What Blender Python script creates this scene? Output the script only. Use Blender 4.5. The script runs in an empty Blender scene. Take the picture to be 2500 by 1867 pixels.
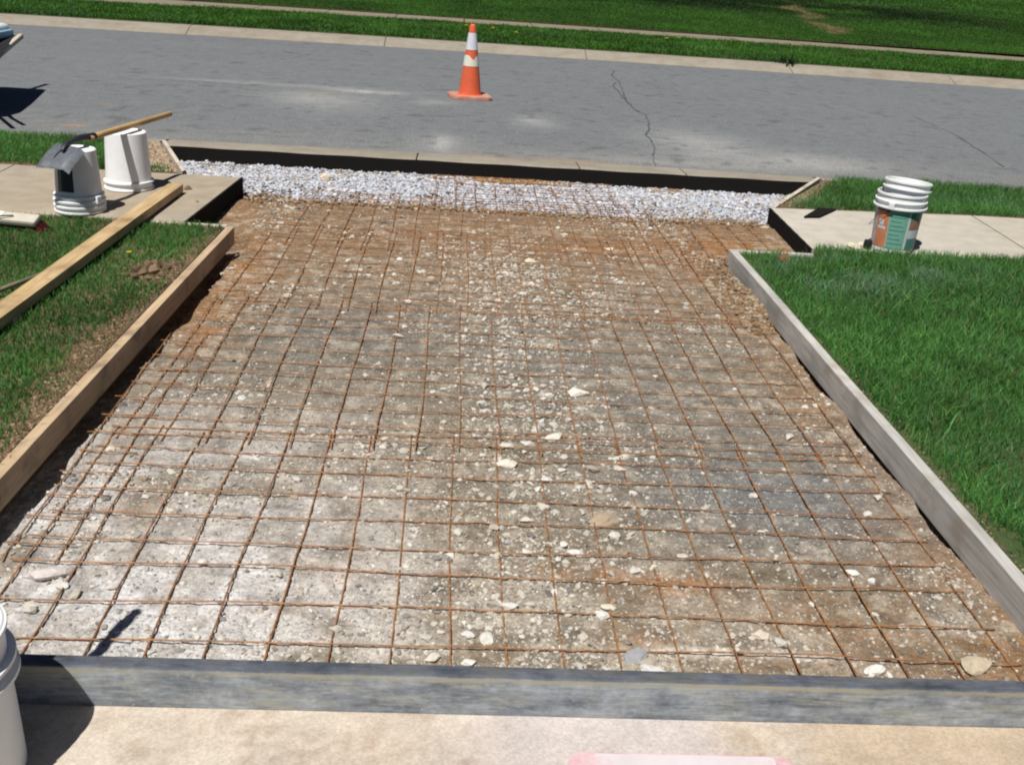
import bpy, bmesh, math, random
import numpy as np
from mathutils import Vector, Matrix, Quaternion

random.seed(7)
RNG = np.random.default_rng(11)
SC = bpy.context.scene
COL = SC.collection
R = math.radians

# ------------------------------------------------------------------ camera
cam_d = bpy.data.cameras.new('camera')
cam = bpy.data.objects.new('camera', cam_d)
COL.objects.link(cam)
cam_d.sensor_width = 36.0
cam_d.sensor_fit = 'HORIZONTAL'
cam_d.lens = 36.0 * 2523 / 2500
cam_d.clip_start = 0.05
cam_d.clip_end = 1500
cam.location = (0, 0, 1.72)
cam.rotation_euler = (Matrix.Rotation(R(-3.8), 3, 'Z') @ Matrix.Rotation(R(90 - 22.7), 3, 'X')
                      @ Matrix.Rotation(R(4.0), 3, 'Z')).to_euler()
SC.camera = cam

# ------------------------------------------------------------------ sky, sun, exposure
SUN_DIR = Vector((0.25, 0.47, -1.0)).normalized()      # the way the light travels
SUN_EL = math.asin(-SUN_DIR.z)
SUN_AZ = math.atan2(-SUN_DIR.x, -SUN_DIR.y)
W = bpy.data.worlds.new('World')
SC.world = W
W.use_nodes = True
wn = W.node_tree
wn.nodes.clear()
sky = wn.nodes.new('ShaderNodeTexSky')
sky.sky_type = 'NISHITA'
sky.sun_disc = False
sky.sun_elevation = SUN_EL
sky.sun_rotation = SUN_AZ % (2 * math.pi)
sky.dust_density = 0.15
sky.air_density = 0.35
sky.altitude = 300
bg = wn.nodes.new('ShaderNodeBackground')
bg.inputs['Strength'].default_value = 0.05
wo = wn.nodes.new('ShaderNodeOutputWorld')
wn.links.new(sky.outputs[0], bg.inputs[0])
wn.links.new(bg.outputs[0], wo.inputs[0])
sun_d = bpy.data.lights.new('sun', 'SUN')
sun_d.energy = 5.0
sun_d.angle = R(0.53)
sun_d.color = (1.0, 0.965, 0.915)
sun = bpy.data.objects.new('sun', sun_d)
COL.objects.link(sun)
sun.rotation_euler = SUN_DIR.to_track_quat('-Z', 'Y').to_euler()
sun.location = (-20, -20, 40)
SC.view_settings.view_transform = 'Standard'
SC.view_settings.look = 'None'
SC.view_settings.exposure = 0.15
SC.view_settings.gamma = 1.0
SC.view_settings.use_curve_mapping = False
SC.cycles.use_denoising = True
SC.cycles.max_bounces = 6
SC.cycles.pixel_filter_type = 'BLACKMAN_HARRIS'
SC.cycles.filter_width = 2.1


# ------------------------------------------------------------------ small tools
def tag(o, label=None, cat=None, group=None, kind=None):
    if label: o['label'] = label
    if cat: o['category'] = cat
    if group: o['group'] = group
    if kind: o['kind'] = kind
    return o


def empty(name, loc=(0, 0, 0), rot=(0, 0, 0)):
    o = bpy.data.objects.new(name, None)
    COL.objects.link(o)
    o.location = loc
    o.rotation_euler = rot
    o.empty_display_size = 0.1
    return o


def link(name, me, mat=None, parent=None):
    o = bpy.data.objects.new(name, me)
    COL.objects.link(o)
    if mat and not me.materials:
        me.materials.append(mat)
    if parent:
        o.parent = parent
    return o


def from_bm(name, bm, mat=None, parent=None, smooth=False):
    me = bpy.data.meshes.new(name)
    bmesh.ops.recalc_face_normals(bm, faces=bm.faces)
    bm.to_mesh(me)
    bm.free()
    if smooth:
        me.polygons.foreach_set('use_smooth', [True] * len(me.polygons))
    return link(name, me, mat, parent)


def np_mesh(name, V, F, mat=None, parent=None, smooth=False, col=None):
    """V (n,3), F (m,k) with one face size; col (n,3) point colours."""
    V = np.ascontiguousarray(V, np.float32)
    F = np.ascontiguousarray(F, np.int32)
    me = bpy.data.meshes.new(name)
    me.vertices.add(len(V))
    me.vertices.foreach_set('co', V.ravel())
    k = F.shape[1]
    me.loops.add(F.size)
    me.loops.foreach_set('vertex_index', F.ravel())
    me.polygons.add(len(F))
    me.polygons.foreach_set('loop_start', np.arange(0, F.size, k, dtype=np.int32))
    me.polygons.foreach_set('use_smooth', np.full(len(F), smooth))
    if col is not None:
        a = me.attributes.new('col', 'FLOAT_COLOR', 'POINT')
        c4 = np.ones((len(V), 4), np.float32)
        c4[:, :3] = col
        a.data.foreach_set('color', c4.ravel())
    me.update(calc_edges=True)
    me.validate()
    return link(name, me, mat, parent)


def add_box(bm, lo, hi, bevel=0.0, mtx=None):
    lo, hi = Vector(lo), Vector(hi)
    r = bmesh.ops.create_cube(bm, size=1.0)
    vs = r['verts']
    for v in vs:
        v.co = Vector((lo[i] + (v.co[i] + .5) * (hi[i] - lo[i]) for i in range(3)))
    if bevel > 0:
        es = list({e for v in vs for e in v.link_edges})
        rb = bmesh.ops.bevel(bm, geom=es, offset=bevel, segments=2, affect='EDGES', profile=.6)
        vs = list({v for f in rb['faces'] for v in f.verts} | {v for v in vs if v.is_valid})
    if mtx is not None:
        bmesh.ops.transform(bm, matrix=mtx, verts=[v for v in vs if v.is_valid])
    return vs


def add_prism(bm, poly, z0, z1):
    """a flat polygon pulled up from z0 to z1."""
    b = [bm.verts.new((x, y, z0)) for x, y in poly]
    t = [bm.verts.new((x, y, z1)) for x, y in poly]
    n = len(poly)
    bm.faces.new(t)
    bm.faces.new(list(reversed(b)))
    for i in range(n):
        j = (i + 1) % n
        bm.faces.new((b[i], b[j], t[j], t[i]))


def add_lathe(bm, prof, seg=48, mtx=None, close=False):
    rings = []
    for r, z in prof:
        if r < 1e-6:
            rings.append([bm.verts.new((0, 0, z))])
        else:
            rings.append([bm.verts.new((r * math.cos(2 * math.pi * i / seg), r * math.sin(2 * math.pi * i / seg), z))
                          for i in range(seg)])
    for a, b in zip(rings[:-1], rings[1:]):
        for i in range(seg):
            j = (i + 1) % seg
            if len(a) == 1 and len(b) == 1: continue
            if len(a) == 1: bm.faces.new((a[0], b[i], b[j]))
            elif len(b) == 1: bm.faces.new((a[i], a[j], b[0]))
            else: bm.faces.new((a[i], a[j], b[j], b[i]))
    if mtx is not None:
        bmesh.ops.transform(bm, matrix=mtx, verts=[v for ring in rings for v in ring])


def tube_arrays(pts, rad, k=6):
    pts = np.asarray(pts, float)
    n = len(pts)
    rad = np.broadcast_to(np.asarray(rad, float), (n,))
    t = np.gradient(pts, axis=0)
    t /= np.linalg.norm(t, axis=1, keepdims=True)
    up = np.array([0, 0, 1.0]) if abs(t[0, 2]) < .9 else np.array([1.0, 0, 0])
    s = np.cross(t, up); s /= np.linalg.norm(s, axis=1, keepdims=True)
    u = np.cross(s, t)
    a = np.arange(k) * 2 * math.pi / k
    V = pts[:, None, :] + rad[:, None, None] * (np.cos(a)[None, :, None] * s[:, None, :] + np.sin(a)[None, :, None] * u[:, None, :])
    V = V.reshape(-1, 3)
    F = []
    for i in range(n - 1):
        for j in range(k):
            j2 = (j + 1) % k
            F.append((i * k + j, i * k + j2, (i + 1) * k + j2, (i + 1) * k + j))
    V = np.vstack([V, pts[:1], pts[-1:]])
    c0, c1 = n * k, n * k + 1
    for j in range(k):
        j2 = (j + 1) % k
        F.append((c0, j2, j, c0))
        F.append((c1, (n - 1) * k + j, (n - 1) * k + j2, c1))
    return V, F


def tube(name, pts, rad, mat, parent=None, k=6, smooth=True):
    V, F = tube_arrays(pts, rad, k)
    me = bpy.data.meshes.new(name)
    me.from_pydata([tuple(v) for v in V], [], [f if f[3] != f[0] else f[:3] for f in F])
    me.polygons.foreach_set('use_smooth', [smooth] * len(me.polygons))
    me.update()
    return link(name, me, mat, parent)


# numpy value noise
def _hash(ix, iy, s):
    h = (ix.astype(np.int64) * 374761393 + iy.astype(np.int64) * 668265263 + s * 974711) & 0xffffffff
    h = ((h ^ (h >> 13)) * 1274126177) & 0xffffffff
    return ((h ^ (h >> 16)) & 0xffff) / 65535.0


def vnoise(x, y, s=0):
    ix, iy = np.floor(x), np.floor(y)
    fx, fy = x - ix, y - iy
    fx = fx * fx * (3 - 2 * fx); fy = fy * fy * (3 - 2 * fy)
    a, b = _hash(ix, iy, s), _hash(ix + 1, iy, s)
    c, d = _hash(ix, iy + 1, s), _hash(ix + 1, iy + 1, s)
    return (a * (1 - fx) + b * fx) * (1 - fy) + (c * (1 - fx) + d * fx) * fy


def fbm(x, y, s=0, o=4):
    v, a, t = 0, 1.0, 0
    for i in range(o):
        v = v + a * vnoise(x * 2 ** i, y * 2 ** i, s + i * 17); t += a; a *= .55
    return v / t


def sstep(a, b, x):
    t = np.clip((x - a) / (b - a), 0, 1)
    return t * t * (3 - 2 * t)


def blob(X, Y, cx, cy, rx, ry, ang=0.0):
    c, s = math.cos(ang), math.sin(ang)
    dx, dy = X - cx, Y - cy
    return np.exp(-(((dx * c + dy * s) / rx) ** 2 + ((-dx * s + dy * c) / ry) ** 2))


# ------------------------------------------------------------------ materials
class NT:
    def __init__(s, name, rough=.9, spec=.3, metal=0.0):
        s.m = bpy.data.materials.new(name)
        s.m.use_nodes = True
        s.t = s.m.node_tree
        s.b = s.t.nodes['Principled BSDF']
        s.b.inputs['Roughness'].default_value = rough
        s.b.inputs['Specular IOR Level'].default_value = spec
        s.b.inputs['Metallic'].default_value = metal
        s._co = None

    def n(s, ty, **kw):
        nd = s.t.nodes.new(ty)
        for k, v in kw.items(): setattr(nd, k, v)
        return nd

    def l(s, a, b): s.t.links.new(a, b)

    def co(s, scale=(1, 1, 1), rot=(0, 0, 0)):
        tc = s.n('ShaderNodeTexCoord')
        mp = s.n('ShaderNodeMapping')
        mp.inputs['Scale'].default_value = scale
        mp.inputs['Rotation'].default_value = rot
        s.l(tc.outputs['Object'], mp.inputs[0])
        return mp.outputs[0]

    def noise(s, scale, detail=3, rough=.55, co=None):
        nd = s.n('ShaderNodeTexNoise')
        nd.inputs['Scale'].default_value = scale
        nd.inputs['Detail'].default_value = detail
        nd.inputs['Roughness'].default_value = rough
        s.l(co or s.co(), nd.inputs['Vector'])
        return nd.outputs[0]

    def vor(s, scale, out='Color', co=None):
        nd = s.n('ShaderNodeTexVoronoi')
        nd.inputs['Scale'].default_value = scale
        s.l(co or s.co(), nd.inputs['Vector'])
        return nd.outputs[out]

    def ramp(s, fac, stops):
        nd = s.n('ShaderNodeValToRGB')
        e = nd.color_ramp.elements
        while len(e) < len(stops): e.new(.5)
        for i, (p, c) in enumerate(stops):
            e[i].position = p
            e[i].color = (*c, 1) if isinstance(c, tuple) else (c, c, c, 1)
        s.l(fac, nd.inputs[0])
        return nd.outputs[0]

    def mix(s, fac, a, b, mode='MIX'):
        nd = s.n('ShaderNodeMix', data_type='RGBA', blend_type=mode)
        for v, i in ((fac, 0), (a, 6), (b, 7)):
            if isinstance(v, (int, float)): nd.inputs[i].default_value = v
            elif isinstance(v, tuple): nd.inputs[i].default_value = (*v, 1)
            else: s.l(v, nd.inputs[i])
        return nd.outputs[2]

    def attr(s, name='col'):
        nd = s.n('ShaderNodeAttribute')
        nd.attribute_name = name
        return nd.outputs['Color']

    def base(s, c):
        if isinstance(c, tuple): s.b.inputs['Base Color'].default_value = (*c, 1)
        else: s.l(c, s.b.inputs['Base Color'])

    def bump(s, h, strength=.4, dist=.01):
        nd = s.n('ShaderNodeBump')
        nd.inputs['Strength'].default_value = strength
        nd.inputs['Distance'].default_value = dist
        s.l(h, nd.inputs['Height'])
        s.l(nd.outputs[0], s.b.inputs['Normal'])


def L(r, g, b):   # sRGB 0-255 to linear
    f = lambda c: (c / 255 / 12.92) if c / 255 <= .04045 else ((c / 255 + .055) / 1.055) ** 2.4
    return (f(r), f(g), f(b))


def mk_attr_ground(name, fine, coarse, k=.35, kc=None, bumpd=.006, chips=None, rough=.95, chipn=.20, chipc=(.50, .45, .38)):
    m = NT(name, rough, .15)
    c = m.attr()
    n1 = m.noise(fine, 4, .7)
    n2 = m.noise(coarse, 4, .6)
    c = m.mix(1.0, c, m.ramp(n1, [(.25, 1 - k), (.5, 1.0), (.75, 1 + k)]), 'MULTIPLY')
    c = m.mix(1.0, c, m.ramp(n2, [(.25, 1 - (kc or k * .8)), (.5, 1.0), (.75, 1 + (kc or k * .8))]), 'MULTIPLY')
    h = n1
    if chips:
        v = m.vor(chips)
        bw = m.n('ShaderNodeSeparateColor')
        m.l(v, bw.inputs[0])
        d = m.vor(chips, 'Distance')
        edge = m.ramp(d, [(.28, 1.0), (.42, 0.0)])
        lite = m.mix(1.0, m.ramp(bw.outputs[0], [(1 - chipn, 0.0), (1.06 - chipn, 1.0)]), edge, 'MULTIPLY')
        dark = m.mix(1.0, m.ramp(bw.outputs[1], [(.80, 0.0), (.86, 1.0)]), edge, 'MULTIPLY')
        c = m.mix(m.mix(1.0, lite, (.75, .75, .75), 'MULTIPLY'), c, chipc)
        c = m.mix(m.mix(1.0, dark, (.55, .55, .55), 'MULTIPLY'), c, (.09, .085, .08))
        h = m.mix(.5, n1, lite, 'ADD')
    m.base(c)
    m.bump(h, .6, bumpd)
    return m.m


M = {}
M['subbase'] = mk_attr_ground('subbase_dirt_and_stone', 85, 16, .42, None, .010, chips=80, chipn=.36, chipc=(.47, .445, .395))
M['asphalt'] = mk_attr_ground('asphalt', 48, 6.0, .40, .10, .006, chips=40, rough=.9, chipn=.20, chipc=(.27, .27, .265))
M['soil'] = mk_attr_ground('lawn_soil', 60, 9, .4, None, .012)
M['concrete'] = mk_attr_ground('concrete', 120, 7, .26, .13, .002, rough=.9)


def mk_rock(name, k=.25):
    m = NT(name, .9, .2)
    c = m.attr()
    n = m.noise(60, 4, .7)
    m.base(m.mix(1.0, c, m.ramp(n, [(.2, 1 - k), (.5, 1.0), (.8, 1 + k)]), 'MULTIPLY'))
    m.bump(n, .5, .003)
    return m.m


M['rock'] = mk_rock('stone')


def mk_grass(name):
    m = NT(name, .55, .35)
    c = m.attr()
    m.base(c)
    tr = m.n('ShaderNodeBsdfTranslucent')
    m.l(m.mix(1.0, c, (.95, 1.25, .6), 'MULTIPLY'), tr.inputs[0])
    mx = m.n('ShaderNodeMixShader')
    mx.inputs[0].default_value = .42
    m.l(m.b.outputs[0], mx.inputs[1]); m.l(tr.outputs[0], mx.inputs[2])
    m.l(mx.outputs[0], m.t.nodes['Material Output'].inputs[0])
    return m.m


M['grass'] = mk_grass('grass_blades')


def mk_wood(name, c0, c1, c2, axis='y', dirt=None, scale=1.0, rough=.8):
    m = NT(name, rough, .25)
    st = {'x': (1.2, 22, 22), 'y': (22, 1.2, 22), 'z': (22, 22, 1.2)}[axis]
    st = tuple(v * scale for v in st)
    n = m.noise(3, 5, .6, m.co(st))
    n2 = m.noise(2.2, 3, .5)
    c = m.ramp(n, [(.25, c0), (.5, c1), (.75, c2)])
    c = m.mix(1.0, c, m.ramp(n2, [(.3, .72), (.5, 1.0), (.75, 1.12)]), 'MULTIPLY')
    if dirt:
        n3 = m.noise(5.0, 4, .7)
        c = m.mix(m.ramp(n3, [(.55, 0.0), (.68, .7)]), c, dirt)
    m.base(c)
    m.bump(n, .35, .003)
    return m.m


M['wood_new'] = mk_wood('form_lumber', (.36, .25, .15), (.47, .345, .215), (.55, .42, .28), dirt=(.20, .145, .095))
M['wood_yellow'] = mk_wood('loose_lumber', (.34, .22, .105), (.47, .335, .175), (.58, .44, .25), dirt=(.24, .145, .075))
M['wood_grey'] = mk_wood('weathered_lumber', (.30, .29, .27), (.44, .425, .395), (.55, .53, .48), dirt=(.34, .29, .235))
M['wood_greyx'] = mk_wood('weathered_lumber_cross', (.34, .32, .29), (.44, .42, .385), (.54, .51, .46), axis='x')
M['wood_pale'] = mk_wood('pale_lumber', (.44, .37, .29), (.56, .49, .40), (.66, .58, .48), axis='x', dirt=(.34, .25, .17))
M['handle'] = mk_wood('tool_handle', (.36, .22, .09), (.48, .31, .135), (.56, .38, .18), axis='z', rough=.6)
M['handle_grey'] = mk_wood('old_handle', (.14, .12, .08), (.21, .18, .12), (.28, .25, .18), axis='y')
M['handle_pale'] = mk_wood('pale_handle', (.38, .33, .25), (.48, .42, .33), (.58, .52, .42), axis='y')


def mk_front():
    m = NT('cement_stained_form', .7, .35)
    n = m.noise(1.0, 6, .72, m.co((5.0, 18, 18)))
    n2 = m.noise(22, 5, .75)
    n3 = m.noise(2.5, 5, .7, m.co((2.4, 6, 16)))
    c = m.ramp(n, [(.28, (.075, .092, .112)), (.44, (.20, .225, .25)), (.58, (.31, .335, .35)), (.76, (.44, .455, .45))])
    c = m.mix(1.0, c, m.ramp(n2, [(.25, .65), (.5, 1.0), (.75, 1.35)]), 'MULTIPLY')
    c = m.mix(m.ramp(n3, [(.50, 0.0), (.64, .75)]), c, (.34, .34, .28))
    tc = m.n('ShaderNodeTexCoord'); sp = m.n('ShaderNodeSeparateXYZ'); m.l(tc.outputs['Object'], sp.inputs[0])
    mr = m.n('ShaderNodeMapRange'); mr.inputs[1].default_value = .094; mr.inputs[2].default_value = .099
    m.l(sp.outputs[2], mr.inputs[0])
    n5 = m.noise(60, 4, .7)
    c = m.mix(m.ramp(n5, [(.60, 0.0), (.68, .55)]), c, (.42, .42, .40))
    n6 = m.noise(1.0, 3, .6, m.co((14, 160, 160)))
    c = m.mix(1.0, c, m.ramp(n6, [(.3, .80), (.5, 1.0), (.7, 1.15)]), 'MULTIPLY')
    clean = m.mix(1.0, c, (.34, .34, .38), 'MULTIPLY')       # the top edge was never splashed
    c = m.mix(mr.outputs[0], c, clean)
    n4 = m.noise(7, 3, .6)
    mr2 = m.n('ShaderNodeMapRange'); mr2.inputs[1].default_value = .080; mr2.inputs[2].default_value = .089
    m.l(sp.outputs[2], mr2.inputs[0])
    mr3 = m.n('ShaderNodeMapRange'); mr3.inputs[1].default_value = .0955; mr3.inputs[2].default_value = .093
    m.l(sp.outputs[2], mr3.inputs[0])
    line = m.mix(1.0, m.mix(1.0, mr2.outputs[0], mr3.outputs[0], 'MULTIPLY'), m.ramp(n4, [(.35, .15), (.6, .9)]), 'MULTIPLY')
    c = m.mix(line, c, (.36, .33, .22))
    m.base(c)
    m.bump(n2, .3, .003)
    return m.m


M['front'] = mk_front()


def mk_simple(name, c, rough=.5, spec=.5, metal=0.0, var=.12, sc=14, bump=.1, dirt=None, dirt_lo=.6):
    m = NT(name, rough, spec, metal)
    n = m.noise(sc, 4, .65)
    cc = m.mix(1.0, c, m.ramp(n, [(.25, 1 - var), (.5, 1.0), (.75, 1 + var * .6)]), 'MULTIPLY')
    if dirt:
        n3 = m.noise(sc * .6, 5, .7)
        cc = m.mix(m.ramp(n3, [(dirt_lo, 0.0), (dirt_lo + .12, .8)]), cc, dirt)
    m.base(cc)
    if bump: m.bump(n, bump, .002)
    return m.m


M['felt'] = mk_simple('black_joint_felt', (.012, .011, .010), .95, .1, var=.4, sc=60, bump=.3)
M['plastic'] = mk_simple('white_plastic', (.80, .81, .82), .4, .4, var=.05, bump=.03)
M['plastic_dirty'] = mk_simple('white_plastic_used', (.76, .77, .77), .45, .4, var=.06, bump=.03, dirt=(.45, .40, .34), dirt_lo=.66)
M['plastic_inner'] = mk_simple('white_plastic_clay_spots', (.78, .79, .79), .45, .4, var=.05, dirt=(.24, .13, .06), dirt_lo=.62, sc=9)
M['orange'] = mk_simple('cone_orange', (.64, .115, .045), .5, .4, var=.16, bump=.05, dirt=(.36, .11, .06), dirt_lo=.58)
M['cone_base'] = mk_simple('dusty_orange_rubber', (.46, .20, .14), .8, .2, var=.2, sc=25, dirt=(.42, .33, .29), dirt_lo=.48)
M['reflect'] = mk_simple('white_reflective_sleeve', (.62, .63, .68), .4, .5, var=.10, dirt=(.42, .40, .38), dirt_lo=.62)
M['reflect_old'] = mk_simple('yellowed_reflective_sleeve', (.66, .66, .54), .4, .5, var=.10)
M['label_orange'] = mk_simple('label_orange', (.54, .20, .10), .5, .4, var=.2, sc=25, dirt=(.5, .42, .36), dirt_lo=.62)
M['label_teal'] = mk_simple('label_teal', (.17, .38, .30), .5, .4, var=.15, sc=25, dirt=(.35, .42, .37), dirt_lo=.62)
M['label_dteal'] = mk_simple('label_dark_teal', (.075, .22, .18), .5, .4, var=.2, sc=25)
M['label_rust'] = mk_simple('label_pale_red', (.34, .16, .105), .5, .4, var=.15, sc=25)
M['label_grey'] = mk_simple('label_grey', (.40, .40, .40), .5, .4, var=.1, sc=25)
M['label_pale'] = mk_simple('label_pale', (.55, .57, .57), .5, .4, var=.1, sc=25)
M['label_brown'] = mk_simple('label_brown', (.10, .07, .055), .5, .4, var=.2, sc=25)
M['label_black'] = mk_simple('label_black', (.02, .025, .03), .5, .4, var=.2, sc=25)
M['label_olive'] = mk_simple('label_olive', (.11, .10, .05), .5, .4, var=.2, sc=25)
M['purple'] = mk_simple('purple_marker', (.07, .035, .30), .4, .4, var=.05)
M['steel'] = mk_simple('worn_shovel_steel', (.235, .26, .295), .5, .5, .1, var=.3, sc=22, dirt=(.38, .39, .38), dirt_lo=.55)
M['steel_dark'] = mk_simple('dark_steel', (.045, .048, .055), .5, .5, .5, var=.3, sc=22)
M['wire_steel'] = mk_simple('bail_wire', (.30, .30, .30), .4, .5, .8, var=.1)
M['tub'] = mk_simple('dark_tub', (.03, .033, .034), .5, .4, var=.2)
M['rubber'] = mk_simple('black_rubber', (.015, .015, .015), .8, .3, var=.2)
M['bag'] = mk_simple('white_bag', (.72, .75, .78), .5, .4, var=.08)
M['bag_blue'] = mk_simple('blue_bag_band', (.28, .45, .55), .5, .4, var=.1)
M['bristle'] = mk_simple('dark_red_bristles', (.105, .010, .016), .7, .3, var=.4, sc=60)
M['bristle_shade'] = mk_simple('shaded_bristles', (.018, .012, .010), .8, .3, var=.4, sc=60)
M['block'] = mk_simple('dusty_broom_block', (.50, .46, .38), .8, .3, var=.14, sc=18, dirt=(.30, .22, .14), dirt_lo=.62)
M['sticker'] = mk_simple('white_sticker', (.80, .80, .78), .5, .3, var=.05)
M['yellow'] = mk_simple('yellow_petals', (.75, .55, .02), .6, .3, var=.1)
M['red_edge'] = mk_simple('faded_red_edge', (.58, .27, .31), .7, .3, var=.25, sc=12, dirt=(.60, .48, .49), dirt_lo=.40)
M['red_board'] = mk_simple('chalky_white_board', (.60, .55, .56), .7, .3, var=.10, sc=9, dirt=(.60, .42, .44), dirt_lo=.55)


def mk_rust():
    m = NT('rusty_wire', .55, .5, .15)
    n = m.noise(35, 4, .7)
    n2 = m.noise(6, 2, .5)
    c = m.ramp(n, [(.3, (.14, .064, .026)), (.5, (.32, .148, .056)), (.7, (.52, .27, .115))])
    c = m.mix(m.ramp(n2, [(.5, 0.0), (.75, .45)]), c, (.15, .095, .06))
    m.base(c)
    m.bump(n, .3, .001)
    return m.m


M['rust'] = mk_rust()

# ------------------------------------------------------------------ the ground far and wide
bend = lambda x: -0.0045 * np.minimum(np.abs(x), 14) ** 2
g = NT('bare_earth', .95, .1)
g.base(g.ramp(g.noise(.8, 4), [(.3, (.10, .075, .05)), (.7, (.16, .12, .08))]))
bm = bmesh.new()
add_prism(bm, [(-300, -300), (300, -300), (300, 400), (-300, 400)], -.45, -.40)
tag(from_bm('ground', bm, g.m), kind='structure')


def grid(name, x0, x1, y0, y1, step, zf, cf, mat, parent=None, mask=None, smooth=True, yf=None, ys=None):
    nx, ny = max(2, int(round((x1 - x0) / step)) + 1), max(2, int(round((y1 - y0) / step)) + 1)
    xs = np.linspace(x0, x1, nx)
    if ys is None: ys = np.linspace(y0, y1, ny)
    ny = len(ys)
    X, Y = np.meshgrid(xs, ys)
    if yf is not None: Y = yf(X, Y)
    Z = zf(X, Y)
    V = np.stack([X.ravel(), Y.ravel(), (Z + 0 * X).ravel()], 1)
    idx = np.arange(nx * ny).reshape(ny, nx)
    F = np.stack([idx[:-1, :-1].ravel(), idx[:-1, 1:].ravel(), idx[1:, 1:].ravel(), idx[1:, :-1].ravel()], 1)
    if mask is not None:
        k = mask(X, Y)
        kf = (k[:-1, :-1] & k[:-1, 1:] & k[1:, 1:] & k[1:, :-1]).ravel()
        F = F[kf]
    return np_mesh(name, V, F, mat, parent, smooth, cf(X, Y).reshape(-1, 3))


def C3(X, c): return np.broadcast_to(np.array(c, float), X.shape + (3,)).copy()


def over(C, a, c):
    a = np.clip(a, 0, 1)[..., None]
    return C * (1 - a) + np.array(c) * a


# ---- the dug-out driveway: stony earth
def base_z(X, Y):
    z = -.011 + .020 * (fbm(X * 1.6, Y * 1.6, 3) - .5) + .012 * (fbm(X * 9, Y * 9, 5) - .5)
    z = z + .011 * (fbm(X * 30, Y * 30, 7, 3) - .5) + .006 * (vnoise(X * 75, Y * 75, 8) - .5)
    inner = -1.403 + (Y - 1.9) * .0221
    z = z - .080 * sstep(inner + .078, inner + .040, X + .045 * (vnoise(X * 9, Y * 7, 9) - .5)) * (Y < 6.3)
    z = z - .050 * sstep(1.665, 1.700, X - .06 * (vnoise(X * 0, Y * 4, 2) - .5)) * (Y < 6.2)
    z = z + .045 * sstep(1.56, 1.64, X + .05 * (vnoise(X * 0, Y * 6, 12) - .5)) * sstep(4.9, 5.2, Y) * (Y < 6.2)
    z = z - .060 * sstep(7.1, 7.7, Y)
    z = z - .05 * blob(X, Y, -1.45, 6.5, .16, .5)
    return z


def base_c(X, Y):
    C = C3(X, (.235, .208, .172))
    n1, n2, n3 = fbm(X * 1.1, Y * 1.1, 21), fbm(X * 3.2, Y * 3.2, 22), fbm(X * 7, Y * 7, 23)
    n4 = fbm(X * 16, Y * 16, 24)
    C = over(C, sstep(.45, .7, n1) * .6, (.225, .180, .130))
    C = over(C, sstep(.55, .35, n2) * .45, (.205, .195, .180))
    # pale cement dust near left, by the near form
    d = sstep(4.2, 2.5, Y) * sstep(.35, -.9, X + .3 * (n2 - .5)) * sstep(.34, .62, n2 + .10) * (.45 + .55 * sstep(.40, .58, n3))
    C = over(C, d * .85, (.56, .55, .55))
    C = over(C, .55 * sstep(3.2, 2.3, Y) * sstep(.42, .62, n3), (.50, .48, .45))
    # blue-grey stone dust towards the right
    gdust = blob(X, Y, 1.15, 3.25, .55, .5) + .9 * blob(X, Y, .7, 4.2, .6, .5) + .8 * blob(X, Y, -.6, 4.6, .6, .5) + .5 * blob(X, Y, .2, 4.8, .8, .4)
    C = over(C, gdust * .75 * sstep(.3, .55, n2 + .1), (.165, .172, .178))
    # brown clay
    br = (sstep(1.3, 1.66, X + .35 * (n2 - .5)) * (Y < 6.4) * .7 + sstep(-1.0, -1.3, X + .25 * (n2 - .5)) * sstep(4.2, 5.0, Y) * .9
          + sstep(4.3, 6.6, Y + 1.2 * (n2 - .5)) * .8 + .75 * blob(X, Y, 1.25, 2.40, .6, .30) * sstep(.35, .6, n2 + .08)
          + .7 * blob(X, Y, -1.0, 2.95, .22, .12) + .5 * blob(X, Y, -1.1, 2.6, .2, .08) + .5 * blob(X, Y, 1.5, 6.6, .9, .35))
    C = over(C, br * (.60 + .6 * n3), (.245, .158, .092))
    # rust-orange stains
    for cx, cy, rx, ry, a in ((-1.15, 5.4, .13, .55, .6), (-1.15, 4.6, .15, .3, .6), (.72, 2.62, .13, .05, .85), (.42, 2.66, .16, .035, .6),
                              (.55, 2.32, .10, .05, .45), (-.28, 2.6, .09, .05, .55), (1.2, 6.4, .5, .12, .5), (1.9, 6.6, .35, .3, .6),
                              (-.5, 2.42, .08, .04, .35), (-.85, 2.50, .07, .04, .4), (.03, 2.62, .05, .03, .4)):
        C = over(C, a * blob(X, Y, cx, cy, rx, ry) * sstep(.3, .6, n3 + .12), (.34, .165, .060))
    C = over(C, 1.0 * blob(X, Y, .78, 2.285, .28, .020) * sstep(.2, .4, n3), (.70, .68, .66))
    C = over(C, .55 * sstep(.52, .68, n4) * (Y < 7), (.42, .39, .34))
    C = over(C, sstep(.60, .74, fbm(X * 11, Y * 11, 41)) * .55, (.125, .105, .082))
    C = C * np.array([.93, .865, .775])
    C = over(C, d * .70, (.57, .57, .58))
    C = over(C, .5 * blob(X, Y, 1.2, 3.2, .5, .35) * sstep(.3, .5, n2 + .1), (.150, .160, .170))
    C = over(C, .85 * blob(X, Y, 1.06, 2.69, .17, .07) * sstep(.3, .5, n3) + .6 * blob(X, Y, -.55, 3.0, .06, .03) + .5 * blob(X, Y, 1.35, 2.3, .2, .06), (.105, .078, .045))
    return C


def base_mask(X, Y):
    return ((Y > 2.044) | (X > 1.50)) & (((X > -1.47) & (X < 1.76) & (Y < 6.2)) | (Y >= 6.1)) & (X > -2.55) & (X < 3.2)


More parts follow.
